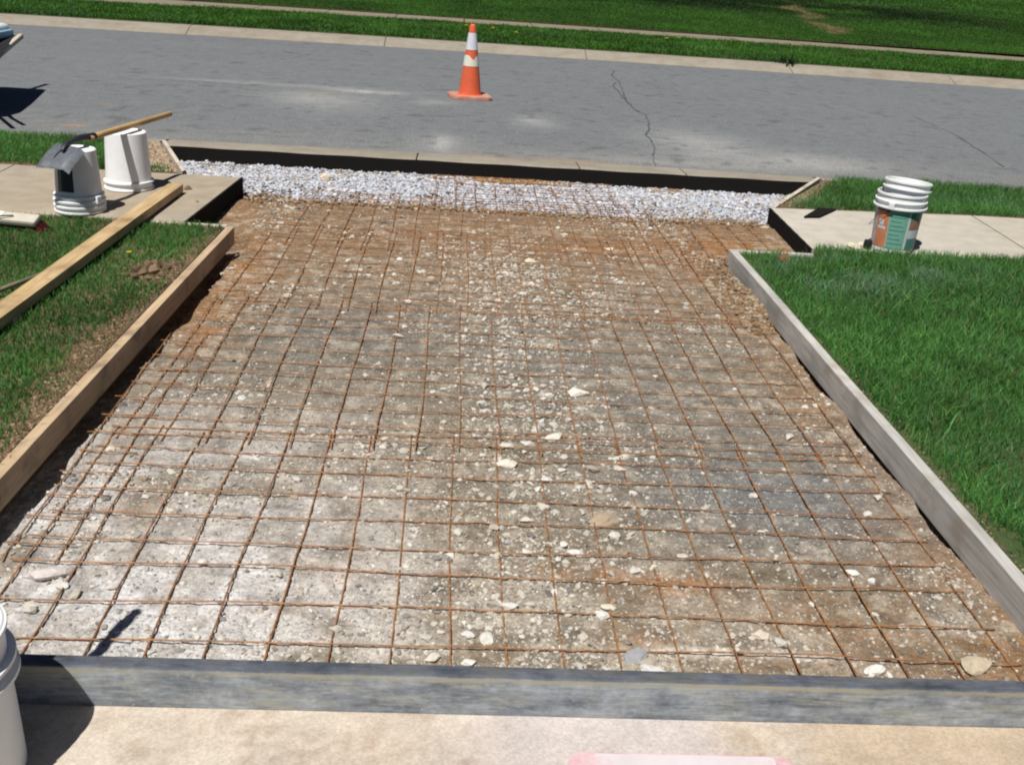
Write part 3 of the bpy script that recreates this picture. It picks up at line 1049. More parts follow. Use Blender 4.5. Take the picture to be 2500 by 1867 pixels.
dusty = RNG.random(len(X)) < lip * .45 + .05 + .15 * (vnoise(X * 3, Y * 4, 917) > .7)
cols[dusty] = cols[dusty] * np.array([.72, .56, .40])
tag(rocks('gravel', X, Y, Z, s, cols, .8, .34), kind='stuff')

# earth crumbs: along both forms, under the flares, at the gravel's lip
XX, YY, SS, CC, ZZ = [], [], [], [], []
def add_crumbs(n, fx, fy, smin, smax, zf, cset):
    x, y = fx(n), fy(n)
    XX.append(x); YY.append(y); SS.append(RNG.uniform(smin, smax, n)); ZZ.append(zf(x, y)); CC.append(np.array(cset)[RNG.integers(0, len(cset), n)] * RNG.uniform(.7, 1.25, n)[:, None])
BROWN = [(.26, .17, .10), (.20, .13, .08), (.33, .24, .15), (.14, .095, .06)]
add_crumbs(2600, lambda n: -1.42 - np.abs(RNG.normal(0, .09, n)), lambda n: RNG.uniform(2.4, 5.7, n), .003, .010, lambda x, y: .085 + 0 * x, BROWN)
add_crumbs(300, lambda n: 1.75 + np.abs(RNG.normal(0, .035, n)), lambda n: RNG.uniform(2.3, 4.6, n), .003, .008, lambda x, y: .085 + 0 * x, [(.10, .07, .045), (.16, .11, .07), (.28, .2, .12)])
add_crumbs(700, lambda n: 1.615 + RNG.uniform(-.09, .065, n), lambda n: 4.9 + np.abs(RNG.normal(0, .7, n)) * 1.0, .003, .020, lambda x, y: base_z(x, y) + .004, [(.24, .17, .105), (.34, .28, .205), (.18, .12, .072), (.26, .16, .085), (.22, .16, .10)])
add_crumbs(900, lambda n: RNG.uniform(-1.5, 2.25, n), lambda n: RNG.normal(7.3, .07, n), .005, .016, lambda x, y: base_z(x, y) + .012, [(.22, .14, .075), (.28, .19, .11), (.35, .29, .21)])
yy = RNG.uniform(7.5, 8.55, 1500)
XX.append(-1.99 - (yy - 7.455) * (.44 / 1.145) - np.abs(RNG.normal(.05, .13, 1500))); YY.append(yy); SS.append(RNG.uniform(.006, .018, 1500)); ZZ.append(np.full(1500, .094)); CC.append(np.array([(.34, .25, .17), (.28, .19, .12), (.40, .32, .24)])[RNG.integers(0, 3, 1500)])
yy = RNG.uniform(7.5, 8.5, 350)
XX.append(2.37 + (yy - 7.42) * (.74 / 1.18) + np.abs(RNG.normal(.03, .06, 350))); YY.append(yy); SS.append(RNG.uniform(.005, .014, 350)); ZZ.append(np.full(350, .092)); CC.append(np.array([(.22, .16, .10), (.16, .11, .07), (.30, .24, .15)])[RNG.integers(0, 3, 350)])
add_crumbs(420, lambda n: RNG.normal(-1.545, .065, n), lambda n: RNG.normal(5.11, .10, n), .004, .014, lambda x, y: .088 + 0 * x, [(.16, .105, .065), (.11, .072, .045), (.22, .15, .09)])
add_crumbs(260, lambda n: RNG.normal(.45, .22, n), lambda n: RNG.normal(8.55, .05, n), .008, .02, lambda x, y: -.06 + 0 * x, [(.26, .15, .07), (.32, .2, .1)])
tag(rocks('earth_crumbs', np.concatenate(XX), np.concatenate(YY), np.concatenate(ZZ), np.concatenate(SS), np.concatenate(CC), .75), kind='stuff')

# dry straw on the scuffed strip (left lawn)
n = 2300
X = -1.41 - np.abs(RNG.normal(0, .10, n)); Y = RNG.uniform(3.0, 6.0, n)
k = RNG.random(n) < np.clip(blob(X * 0, Y, 0, 4.05, 1, .55) + .8 * blob(X * 0, Y, 0, 5.1, 1, .3) + .35 * blob(X * 0, Y, 0, 5.7, 1, .3) + .25 * blob(X * 0, Y, 0, 3.2, 1, .3), 0, 1)
X, Y = X[k], Y[k]
n = len(X)
tag(grass('dry_thatch', np.stack([X, Y, np.full(n, .088)], 1), RNG.uniform(.01, .03, n), RNG.uniform(.002, .004, n), RNG.uniform(.8, 2.2, n),
          np.array([(.27, .18, .10), (.21, .14, .08), (.34, .25, .15)])[RNG.integers(0, 3, n)], M['grass']), kind='stuff')


# ------------------------------------------------------------------ single stones
def stone(x, y, z, s, c, seed, flat=.55, label='', group=None, name='stone', sub=2, rx=1.0, yaw=None):
    r = np.random.default_rng(seed)
    bm = bmesh.new()
    bmesh.ops.create_icosphere(bm, subdivisions=sub, radius=1.0)
    ax = r.normal(size=(13, 3)); ax /= np.linalg.norm(ax, axis=1, keepdims=True)
    off = r.uniform(.50, .88, 13)
    for v in bm.verts:      # chop flat facets off the ball, like broken rock
        p = np.array(v.co)
        for a, o_ in zip(ax, off):
            d = p @ a
            if d > o_: p = p - a * (d - o_)
        v.co = p * (1 + r.uniform(-.09, .09))
    S = Matrix.Diagonal((s * r.uniform(.9, 1.3) * rx, s * r.uniform(.65, .95), s * flat, 1))
    bmesh.ops.transform(bm, matrix=Matrix.Rotation(r.uniform(-.35, .35), 4, 'X') @ S, verts=bm.verts)
    lo = min(v.co.z for v in bm.verts)
    bmesh.ops.translate(bm, vec=(0, 0, -lo), verts=bm.verts)
    me = bpy.data.meshes.new(name)
    bm.to_mesh(me); bm.free()
    a = me.attributes.new('col', 'FLOAT_COLOR', 'POINT')
    a.data.foreach_set('color', np.tile(np.array([*c, 1], np.float32), len(me.vertices)))
    o = link(name, me, M['rock'])
    o.location = (x, y, z - s * flat * .42)
    o.rotation_euler = (0, 0, r.uniform(0, 6.28) if yaw is None else yaw)
    tag(o, label, 'stone', group)
    return o


CREAM = (.56, .52, .45)
bz = lambda x, y: float(base_z(np.array([x]), np.array([y]))[0])
named = [
    (.545, 4.02, .052, (.62, .59, .53), 'largest pale broken stone at the middle of the driveway base', 1.1),
    (.425, 3.985, .034, (.60, .57, .51), 'pale stone just left of the largest one at the driveway middle', 1.0),
    (.375, 4.06, .022, (.58, .55, .49), 'small pale pebble upper left of the middle stone cluster', 1.0),
    (.585, 3.93, .022, (.58, .54, .48), 'small pale stone below right of the largest middle stone', 1.0),
    (.42, 3.585, .045, (.62, .59, .52), 'flat pale stone under the overlapping wires at the driveway middle', 1.3),
    (.225, 3.50, .040, (.58, .55, .47), 'pale rounded stone left of centre just below the wire overlap', 1.1),
    (.235, 3.34, .042, (.60, .56, .48), 'pale oval stone left of centre with a dark shadow edge', 1.3),
    (.66, 3.44, .036, (.58, .54, .46), 'pale stone beside a wire right of the driveway centre', 1.1),
    (.635, 3.335, .030, (.56, .50, .42), 'thin cream stone lying partly under a wire right of centre', 1.4),
    (.53, 2.97, .052, (.34, .27, .19), 'brown hollow shell-like stone right of the driveway centre', 1.3),
    (-1.115, 2.555, .058, (.54, .49, .46), 'long grey-white concrete chunk at the far left front', 1.5),
    (-1.06, 2.50, .030, (.56, .54, .49), 'white rounded stone right beside the long concrete chunk', 1.0),
    (1.47, 2.245, .055, (.44, .37, .27), 'tan flat stone in the front right corner by the board', 1.2),
    (1.185, 2.235, .034, (.62, .60, .56), 'white angular stone close to the front board right of centre', 1.2),
    (.565, 2.195, .042, (.64, .62, .58), 'white stone touching the front board with a grey lump behind', 1.2),
    (.53, 2.25, .045, (.30, .30, .31), 'grey lump of mortar behind a white stone near the front board', 1.2),
    (-.01, 2.225, .036, (.64, .60, .52), 'tall cream stone by the front board left of a thick wire', .8),
    (.085, 2.205, .024, (.64, .62, .57), 'small white stone at the foot of the front board centre', 1.2),
    (.08, 2.33, .030, (.62, .60, .55), 'left one of two white stones in the second front mesh row', 1.0),
    (.13, 2.31, .030, (.60, .58, .52), 'right one of two white stones in the second front mesh row', 1.2),
    (.485, 2.475, .026, (.60, .55, .45), 'cream stone in the third front mesh row right of centre', 1.2),
    (.90, 2.36, .030, (.60, .52, .42), 'pinkish stone lying among gravel at the front right', 1.2),
    (.415, 2.77, .034, (.64, .62, .57), 'white round stone right of centre in the fourth mesh row', 1.1),
    (.265, 2.765, .028, (.60, .58, .52), 'white stone left of a rounder one in the fourth mesh row', 1.1),
    (.275, 2.955, .030, (.58, .55, .48), 'pale clump stone in the fifth mesh row near the centre', 1.1),
    (-.92, 2.50, .026, (.58, .54, .47), 'cream stone near the left end of the front mesh', 1.0),
    (1.29, 2.70, .034, (.64, .62, .58), 'white angular stone near the right form', 1.2),
    (1.33, 2.66, .022, (.62, .60, .55), 'small white stone just right of the white angular one', 1.0),
    (-.93, 4.62, .020, (.55, .50, .43), 'pale pebble on grey dust beside the left form', 1.0),
    (-.25, 4.62, .030, (.58, .53, .46), 'long cream stone left of centre above the middle stones', 1.6),
    (.72, 6.72, .040, (.62, .58, .50), 'cream round stone on brown clay just below the white gravel', 1.0),
    (1.0, 6.42, .040, (.58, .50, .40), 'cream stone on the brown clay beside the double wires', 1.1),
    (.46, 6.02, .045, (.58, .52, .42), 'large cream stone in the pale rubble patch near the throat', 1.1),
]
for i, (x, y, s, c, lb, rx) in enumerate(named):
    s *= .80
    stone(x, y, bz(x, y), s, c, 100 + i, .5 if s > .02 else .6, lb, None, 'stone', 2, rx, .35 * math.sin(i * 2.1) + .1)
stone(-1.02, 8.10, -.045, .055, (.62, .53, .40), 301, .8, 'cream rock sitting on top of the white gravel at left', sub=2)
stone(.02, 8.28, -.05, .035, (.22, .13, .09), 302, .8, 'small brown rock on the white gravel left of centre', sub=2)
stone(1.33, 7.78, -.04, .050, (.35, .29, .26), 303, .8, 'grey-brown rock on the gravel right of centre', sub=2)
stone(1.62, 7.62, -.04, .030, (.26, .13, .08), 304, .8, 'small reddish clod on the gravel right of centre', sub=2)
stone(-.30, 7.44, -.045, .035, (.46, .21, .10), 305, .8, 'orange-brown stone at the near lip of the gravel', sub=2)
stone(2.02, 7.42, -.05, .07, (.16, .125, .095), 306, .55, 'dark earth clod at the gravel edge by the right sidewalk', sub=2)
stone(1.55, 7.40, -.05, .035, (.13, .11, .10), 307, .8, 'dark clod in the gravel near the right end', sub=2)
stone(2.22, 7.20, -.03, .05, (.46, .38, .27), 308, .8, 'tan clod at the corner of the right sidewalk', sub=2)
stone(1.97, 5.93, .088, .055, (.20, .085, .045), 309, .8, 'reddish brown clod on the grass inside the right form corner', sub=2)
stone(-1.90, 6.66, .1, .055, (.56, .49, .38), 310, .7, 'cream stone on the left sidewalk beside the long board', sub=2)
stone(-1.79, 6.95, .1, .030, (.16, .12, .09), 311, .6, 'dark crumb on the left sidewalk right of the tall bucket', sub=2)
stone(-1.86, 6.62, .1, .028, (.13, .10, .08), 312, .6, 'dark crumb against the cream stone on the left sidewalk', sub=2)
stone(-1.80, 6.72, .1, .022, (.30, .22, .15), 313, .6, 'brown crumb on the left sidewalk above the board', sub=2)
stone(-1.93, 6.42, .1, .024, (.22, .16, .11), 314, .6, 'brown crumb on the left sidewalk close to the lawn', sub=2)
stone(-1.66, 6.62, .1, .018, (.32, .25, .17), 315, .6, 'tiny brown crumb on the sidewalk right of the long board', sub=2)
stone(2.55, 6.34, .1, .045, (.60, .54, .42), 316, .6, 'cream stone on the right sidewalk edge left of the bucket', sub=2)
stone(2.62, 6.40, .1, .03, (.58, .52, .42), 317, .6, 'smaller cream stone on the right sidewalk next to the bucket', sub=2)
stone(1.72 + .28, 2.55, .09, .02, (.62, .62, .56), 318, .7, 'white pebble in the grass beside the near right form', sub=1)
stone(1.85, 2.72, .085, .02, (.62, .62, .56), 319, .7, 'white pebble on the earth outside the right form', sub=1)
for i, (x, y, s) in enumerate(((-1.53, 5.20, .040), (-1.60, 5.12, .030), (-1.50, 5.10, .034), (-1.57, 4.98, .026), (-1.47, 5.19, .026), (-1.545, 5.13, .042), (-1.63, 5.04, .018), (-1.51, 4.99, .020), (-1.585, 5.23, .022), (-1.46, 5.06, .018), (-1.555, 5.06, .030), (-1.50, 5.24, .018), (-1.61, 5.19, .016), (-1.53, 4.93, .015))):
    stone(x, y, .092, s, [(.16, .105, .065), (.11, .072, .045), (.21, .14, .088), (.13, .085, .052), (.18, .12, .08)][i % 5], 330 + i, 1.0,
          'dug-up brown earth clod on the left lawn edge', 'earth clods heaped on the left lawn', 'earth_clod')

# the many further pale stones that show one by one
n = 0
while n < 230:
    x, y = RNG.uniform(-1.2, 1.6), RNG.uniform(2.1, 6.6)
    d = .07 + .9 * math.exp(-((x - .32) / .42) ** 2 - ((y - 3.3) / .9) ** 2) + .8 * math.exp(-((x - .55) / .4) ** 2 - ((y - 5.7) / .5) ** 2) + .3 * math.exp(-((x - .1) / 1.0) ** 2 - ((y - 2.4) / .3) ** 2)
    if RNG.random() > d: continue
    s = float(np.clip(RNG.lognormal(-4.10, .36), .0095, .032)) * (1.15 if y > 4.5 else 1.0)
    c = np.array([(.55, .52, .455), (.49, .45, .38), (.60, .58, .53), (.40, .35, .28), (.36, .35, .335)][RNG.choice(5, p=[.34, .26, .2, .12, .08])]) * RNG.uniform(.85, 1.08)
    stone(x, y, bz(x, y), s, tuple(c), 1000 + n, .5, 'small pale limestone fragment lying loose on the bare driveway base', 'pale stone fragments scattered on the driveway base', 'stone', 1)
    n += 1

# ------------------------------------------------------------------ form boards
def board(name, p0, p1, w, z0, z1, mat, label, cat='form board', bevel=.003, group=None, bow=0.0, nseg=1):
    """a plank standing/lying between p0 and p1 (plan points on its centre line); local y runs along it."""
    p0, p1 = Vector((*p0, 0)), Vector((*p1, 0))
    d = p1 - p0
    bm = bmesh.new()
    ln = d.length
    add_box(bm, (-w / 2, 0, 0), (w / 2, ln, z1 - z0), bevel)
    if nseg > 1:
        for i in range(1, nseg):
            y = ln * i / nseg
            bmesh.ops.bisect_plane(bm, geom=list(bm.verts) + list(bm.edges) + list(bm.faces), plane_co=(0, y, 0), plane_no=(0, 1, 0))
        for v in bm.verts:
            t = v.co.y / ln
            v.co.x += bow * math.sin(math.pi * t) + .003 * math.sin(7 * t + 1)
            v.co.z += .002 * math.sin(9 * t)
    o = from_bm(name, bm, mat)
    o.location = (p0.x, p0.y, z0)
    o.rotation_euler = (0, 0, math.atan2(-d.x, d.y))
    return tag(o, label, cat, group)


LF = board('form_board', (-1.425, 1.90), (-1.333, 6.06), .044, -.004, .098, M['wood_new'], 'tan wooden form board standing along the left edge of the driveway', nseg=14)
board('form_board', (1.706, 1.90), (1.711, 6.105), .046, -.022, .098, M['wood_grey'], 'weathered grey form board along the right edge of the driveway', nseg=14, bow=.012)
board('form_board', (1.69, 6.128), (2.22, 6.135), .04, .004, .099, M['wood_greyx'], 'short pale grey form board turning right at the far corner of the right lawn')
board('form_board', (-1.90, 6.112), (-1.358, 6.105), .036, -.01, .094, M['wood_pale'], 'short pale board between the left lawn corner and the left sidewalk')
bm = bmesh.new()
add_box(bm, (-1.9, 2.020, -.020), (1.515, 2.064, .100), .005)
fb = from_bm('form_board', bm, M['front'])
tag(fb, 'long cement-stained blue-grey form board across the front of the driveway', 'form board')
bm = bmesh.new()
add_box(bm, (1.515, 2.018, -.016), (1.523, 2.066, .096), .003)
from_bm('end_grain', bm, mk_simple('pale_end_grain', (.42, .50, .50), .8, .2, var=.2, sc=30), fb)
board('form_board', (-1.945, 7.47), (-2.41, 8.655), .030, -.06, .101, M['wood_pale'], 'pale thin board slanting out to the curb at the left flare')
board('form_board', (2.325, 7.415), (3.06, 8.655), .032, -.06, .101, M['wood_pale'], 'pale thin board slanting out to the curb at the right flare')
bx = board('form_board', (-1.838, 6.83), (-2.04, 1.2), .094, .112, .162, M['wood_yellow'], 'long loose yellow-tan board lying on the lawn and left sidewalk', 'lumber', nseg=10)
bm = bmesh.new()
add_box(bm, (-.055, -.03, 0), (.055, .06, .05), .004)
o = from_bm('wood_block', bm, M['wood_pale'])
o.location = (-1.93, 4.3, .07); tag(o, 'short wooden block wedged under the long loose board', 'wood block')

# black joint felt
def felt(p0, p1, t, z0, z1, label, steps=30, wave=.004):
    p0, p1 = np.array(p0), np.array(p1)
    d = (p1 - p0) / np.linalg.norm(p1 - p0)
    nrm = np.array([d[1], -d[0]])
    V, F = [], []
    for i in range(steps + 1):
        q = p0 + (p1 - p0) * i / steps
        dz = wave * math.sin(i * 1.3) * .5
        for s_ in (0, t):
            for z in (z0, z1 + dz):
                V.append((*(q + nrm * (s_ + 0)), z))
    for i in range(steps):
        a = 4 * i
        b = a + 4
        F += [(a, b, b + 1, a + 1), (a + 2, a + 3, b + 3, b + 2), (a + 1, b + 1, b + 3, a + 3)]
    F += [(0, 1, 3, 2), (4 * steps, 4 * steps + 2, 4 * steps + 3, 4 * steps + 1)]
    o = np_mesh('expansion_joint', np.array(V), np.array(F), M['felt'])
    return tag(o, label, 'joint strip')


felt((-2.385, 8.665), (3.045, 8.665), .014, -.14, .053, 'long black felt joint strip along the curb above the gravel', 40)
felt((-1.615, 6.145), (-1.54, 7.43), .012, -.09, .096, 'black felt strip on the cut end of the left sidewalk')
felt((2.297, 7.39), (2.258, 6.285), .012, -.09, .096, 'black felt strip on the cut end of the right sidewalk')
bm = bmesh.new()
add_prism(bm, [(2.45, 7.09), (2.575, 7.12), (2.79, 7.40), (2.65, 7.395)], .104, .116)
tag(from_bm('felt_offcut', bm, M['felt']), 'small black felt offcut lying on the right sidewalk', 'felt scrap')


# ------------------------------------------------------------------ welded wire sheets
RW = .0031
def zwire(x, y, off):
    b = base_z(np.atleast_1d(np.asarray(x, float)), np.atleast_1d(np.asarray(y, float)))
    low = np.maximum(b + .003, -.004 + .016 * (fbm(np.atleast_1d(x) * 1.9 + off, np.atleast_1d(y) * 1.9, 950) - .5) * 1.8)
    return low


def wire_sheet(label, xs, y0, y1, ys, x0, x1, off, lift=0.0, grp='rusty welded wire sheets on the driveway base'):
    root = empty('wire_mesh', ((x0 + x1) / 2, (y0 + y1) / 2, 0))
    inv = Matrix.Translation((-(x0 + x1) / 2, -(y0 + y1) / 2, 0))
    for i, x in enumerate(xs):
        y = np.arange(y0 + RNG.uniform(-.012, .012), y1 + RNG.uniform(-.012, .012), .045)
        xx = x + .006 * np.sin(y * 3 + off + i) + .004 * (vnoise(y * 6, y * 0 + i, int(off)) - .5)
        z = zwire(xx, y, off) + lift
        o = tube('wire', np.stack([xx, y, z], 1), RW * .95, M['rust'], root, 5)
        o.matrix_parent_inverse = inv
    for i, y in enumerate(ys):
        x = np.arange(x0 + RNG.uniform(-.012, .012), x1 + RNG.uniform(-.012, .012), .05)
        yy = y + .008 * np.sin(x * 2.3 + off * 2 + i * 1.7) + .005 * (vnoise(x * 5, x * 0 + i, 5 + int(off)) - .5)
        z = zwire(x, yy, off) + lift + RW * 1.2
        o = tube('wire', np.stack([x, yy, z], 1), RW * .80, M['rust'], root, 5)
        o.matrix_parent_inverse = inv
    return tag(root, label, 'wire mesh', grp)


S = .1553
c1 = [-1.21 + .155 * i for i in range(19)]
wire_sheet('nearest rusty wire mesh sheet running under the blue-grey front board', c1, 2.06, 3.56, [2.264, 2.432, 2.61, 2.745, 2.91, 3.06, 3.225, 3.36, 3.535], -1.245, 1.62, 0.0)
c2 = [-1.19 + .1545 * i for i in range(19)]
wire_sheet('second rusty wire mesh sheet just beyond the nearest one', c2, 3.42, 5.12, [3.47, 3.60, 3.76, 3.915, 4.073, 4.215, 4.375, 4.54, 4.71, 4.84, 4.99, 5.10], -1.225, 1.60, 1.3, .001)
c3 = [-1.15 + .1535 * i for i in range(18)]
wire_sheet('third rusty wire mesh sheet across the middle of the driveway throat', c3, 4.97, 6.62, [5.03, 5.19, 5.33, 5.48, 5.63, 5.79, 5.94, 6.10, 6.26, 6.42, 6.57], -1.185, 1.57, 2.1, .001)
c4 = [-1.02 + .1515 * i for i in range(17)]
wire_sheet('fourth rusty wire mesh sheet reaching onto the white gravel', c4, 6.08, 7.62, [6.14, 6.31, 6.46, 6.61, 6.77, 6.92, 7.08, 7.23, 7.38, 7.53], -1.07, 1.50, 3.7, .001)
c5 = [-.165 + .1515 * i for i in range(10)]
wire_sheet('farthest rusty wire mesh sheet lying on the white gravel', c5, 7.30, 8.30, [7.36, 7.52, 7.67, 7.83, 7.98, 8.14, 8.26], -.24, 1.26, 4.4, .020)
wire_sheet('narrow rusty wire mesh strip along the left form board', [-1.275, -1.125], 2.62, 4.55, [2.70, 2.86, 3.01, 3.16, 3.31, 3.46, 3.62, 3.78, 3.93, 4.08, 4.24, 4.40], -1.295, -1.07, 5.2, .003)
wire_sheet('small rusty wire mesh piece in front of the right sidewalk', [1.62, 1.77, 1.93, 2.08], 6.25, 7.30, [6.34, 6.50, 6.65, 6.80, 6.96, 7.11, 7.25], 1.5, 2.16, 6.1, .006)


# ------------------------------------------------------------------ buckets
def bucket_shell(bm, H=.37, rb=.129, rt=.147, mtx=None, rings=((.365, .153), (.335, .156), (.305, .158)), wall=.0035):
    """outside from the bottom up, over the lip, then the inside down again; rings = stiffening flanges near the rim."""
    prof = [(0, .006), (rb - .012, .006), (rb - .006, 0), (rb, .004)]
    zz = sorted(rings)
    def rad(z): return rb + (rt - rb) * z / H
    for z, r in zz:
        prof += [(rad(z - .008), z - .009), (r, z - .006), (r, z + .003), (rad(z) + .001, z + .005)]
    prof += [(rt + .003, H - .002), (rt, H), (rt - wall, H - .002), (rb - wall, .010), (0, .010)]
    add_lathe(bm, prof, 56, mtx)


def bail(parent, r, z, drop, mat, side=1):
    pts = [(r * math.cos(a), -side * abs(math.sin(a)) * r * .98 - side * .012, z - drop * abs(math.sin(a))) for a in np.linspace(0, math.pi, 25)]
    return tube('bail_handle', pts, .002, mat, parent, 5)


def ear(parent, r, z, mat, ang):
    bm = bmesh.new()
    m = Matrix.Rotation(ang, 4, 'Z') @ Matrix.Translation((r, 0, z))
    add_box(bm, (-.004, -.018, -.022), (.012, .018, .022), .004, m)
    return from_bm('handle_ear', bm, mat, parent)


def patch(parent, name, a0, a1, z0, z1, mat, H=.37, rb=.129, rt=.147, proud=.0015, n=14):
    V, F = [], []
    for i in range(n + 1):
        a = a0 + (a1 - a0) * i / n
        for z in (z0, z1):
            r = rb + (rt - rb) * z / H + proud
            V.append((r * math.cos(a), r * math.sin(a), z))
        if i: F.append((2 * i - 2, 2 * i, 2 * i + 1, 2 * i - 1))
    return np_mesh(name, np.array(V), np.array(F), mat, parent, True)


def smooth30(o):
    o.data.polygons.foreach_set('use_smooth', [True] * len(o.data.polygons))
    try:
        o.data.set_sharp_from_angle(angle=R(32))
    except Exception:
        pass


FLIP = Matrix.Translation((0, 0, .37)) @ Matrix.Rotation(math.pi, 4, 'X')
# tall white bucket upside down
t = tag(empty('bucket', (-2.165, 6.905, .1)), 'clean white bucket turned upside down under the shovel handle, on the left sidewalk', 'bucket')
bm = bmesh.new()
bucket_shell(bm, mtx=FLIP, rings=((.318, .158), (.362, .157)))
o = from_bm('shell', bm, M['plastic'], t); smooth30(o)
# small one with ribbed collar and dark printed label, upside down, shovel blade on it
t2 = tag(empty('bucket', (-2.262, 6.255, .1), (0, 0, .15)), 'white ribbed bucket turned upside down under the shovel blade, at the lawn edge', 'bucket')
bm = bmesh.new()
bucket_shell(bm, rb=.116, rt=.138, mtx=FLIP, rings=((.362, .147), (.33, .149), (.298, .149), (.268, .144)))
o = from_bm('shell', bm, M['plastic_dirty'], t2); smooth30(o)
def patch_flip(parent, name, a0, a1, z0, z1, mat):   # z measured from the ground up on a flipped bucket
    o = patch(parent, name, a0, a1, .37 - z1, .37 - z0, mat, rb=.116, rt=.138)
    for v in o.data.vertices: v.co.z = .37 - v.co.z
    return o
a0 = math.atan2(-6.26, 2.26)
patch_flip(t2, 'label', a0 - .98, a0 - .36, .135, .33, M['label_black'])
patch_flip(t2, 'label', a0 - 1.16, a0 - 1.02, .13, .33, M['label_brown'])
ear(t2, .146, .085, M['plastic'], a0 + .62)

# ---- the labelled bucket on the right sidewalk with a second one nested inside
t3 = tag(empty('bucket', (2.805, 6.37, .1), (0, 0, 0)), 'white bucket with orange and green printed label at the edge of the right sidewalk', 'bucket')
bm = bmesh.new()
bucket_shell(bm, rings=((.362, .153), (.322, .158), (.285, .163)))
o = from_bm('shell', bm, M['plastic_dirty'], t3); smooth30(o)
av = math.atan2(-6.37, -2.80)      # the side that faces the camera
patch(t3, 'label', av - 1.50, av - .96, .03, .262, M['label_grey'])
lab_o = patch(t3, 'label', av - .97, av - .34, .03, .268, M['label_orange'], proud=.002)
lab_t = patch(t3, 'label', av - .33, av + .50, .03, .268, M['label_teal'], proud=.002)
patch(t3, 'label', av + .51, av + .60, .03, .268, M['label_pale'], proud=.002)
patch(t3, 'label', av + .61, av + 1.5, .03, .268, M['label_dteal'], proud=.002)
patch(t3, 'label', av + .64, av + 1.3, .16, .215, M['label_rust'], proud=.0026)
patch(t3, 'label', av + .62, av + 1.35, .10, .155, M['label_pale'], proud=.0024)
patch(t3, 'label', av - 1.05, av - .34, .255, .274, M['label_brown'], proud=.0028)
for i in range(7):     # lines of small print, unreadable at this distance
    patch(lab_t, 'print_line', av - .26, av + .42 - .1 * (i % 3), .06 + i * .028, .066 + i * .028, M['label_dteal'], proud=.0027)
patch(lab_o, 'print_mark', av - .82, av - .56, .17, .205, M['label_pale'], proud=.0027)
patch(lab_o, 'print_mark', av - .90, av - .44, .145, .163, M['label_pale'], proud=.0027)
ear(t3, .157, .30, M['plastic'], av - .30)
ear(t3, .157, .30, M['plastic'], av - .30 + math.pi)
pts = [(.165 * math.cos(av - .30 - a) * 1.0, .165 * math.sin(av - .30 - a), .30 - .17 * math.sin(a)) for a in np.linspace(0, math.pi, 22)]
tube('bail_handle', pts, .002, M['wire_steel'], t3, 5)
tN = tag(empty('bucket', (2.825, 6.40, .165), (R(-3), R(4), 0)), 'clay-spotted white bucket nested inside the labelled bucket on the right sidewalk', 'bucket')
bm = bmesh.new()
bucket_shell(bm, rb=.112, rt=.138, rings=((.362, .146), (.322, .149)))
o = from_bm('shell', bm, M['plastic_inner'], tN); smooth30(o)
bm = bmesh.new()
add_lathe(bm, [(0, .0), (.024, .0), (.028, .02), (.024, .055), (0, .06)], 16, Matrix.Translation((-.10 - .075, -.09, 0)) @ Matrix.Diagonal((1, 1, 1, 1)))
o = from_bm('float_grip', bm, M['rubber']); smooth30(o)
o.location = (2.83 - .02, 6.43, .1); tag(o, 'small black rubber grip standing left behind the labelled bucket', 'tool grip')

# ---- the bucket at the front left with a tool standing in it
t4 = tag(empty('bucket', (-1.032, 1.795, -.017), (0, R(-3), 0)), 'big white bucket cut off by the left edge beside the front board', 'bucket')
bm = bmesh.new()
bucket_shell(bm, rb=.140, rings=((.362, .156), (.290, .163), (.255, .165)))
o = from_bm('shell', bm, M['plastic_dirty'], t4); smooth30(o)
av = math.atan2(-1.8, 1.0)
ear(t4, .160, .272, M['plastic'], av + .35)
pts = [(.168 * math.cos(av + .35 - a), .168 * math.sin(av + .35 - a), .275 - .10 * math.sin(a)) for a in np.linspace(0, math.pi, 22)]
tube('bail_handle', pts, .0022, M['wire_steel'], t4, 5)
V, F = [], []
for i in range(19):     # a purple marker stroke running up to the right
    a = av + .02 + i * .042
    zc, th_ = .100 + i * .0046 + .0001 * i * i, .0035 + .004 * math.sin(math.pi * i / 18)
    for z in (zc - th_, zc + th_):
        r_ = .140 + .007 * z / .37 + .0016
        V.append((r_ * math.cos(a), r_ * math.sin(a), z))
    if i: F.append((2 * i - 2, 2 * i, 2 * i + 1, 2 * i - 1))
np_mesh('marker_stroke', np.array(V), np.array(F), M['purple'], t4, True)
t5 = tag(empty('hand_tool', (-.965, 1.80, .0)), 'wooden tool handle standing in the front left bucket', 'tool')
tube('handle', [(0, 0, .0), (-.044, .030, .35), (-.10, .068, .8), (-.132, .090, 1.07)], .0165, M['handle'], t5, 8)
bm = bmesh.new()
add_box(bm, (-.06, -.004, .0), (.03, .004, .09), .002)
from_bm('blade', bm, M['steel_dark'], t5)

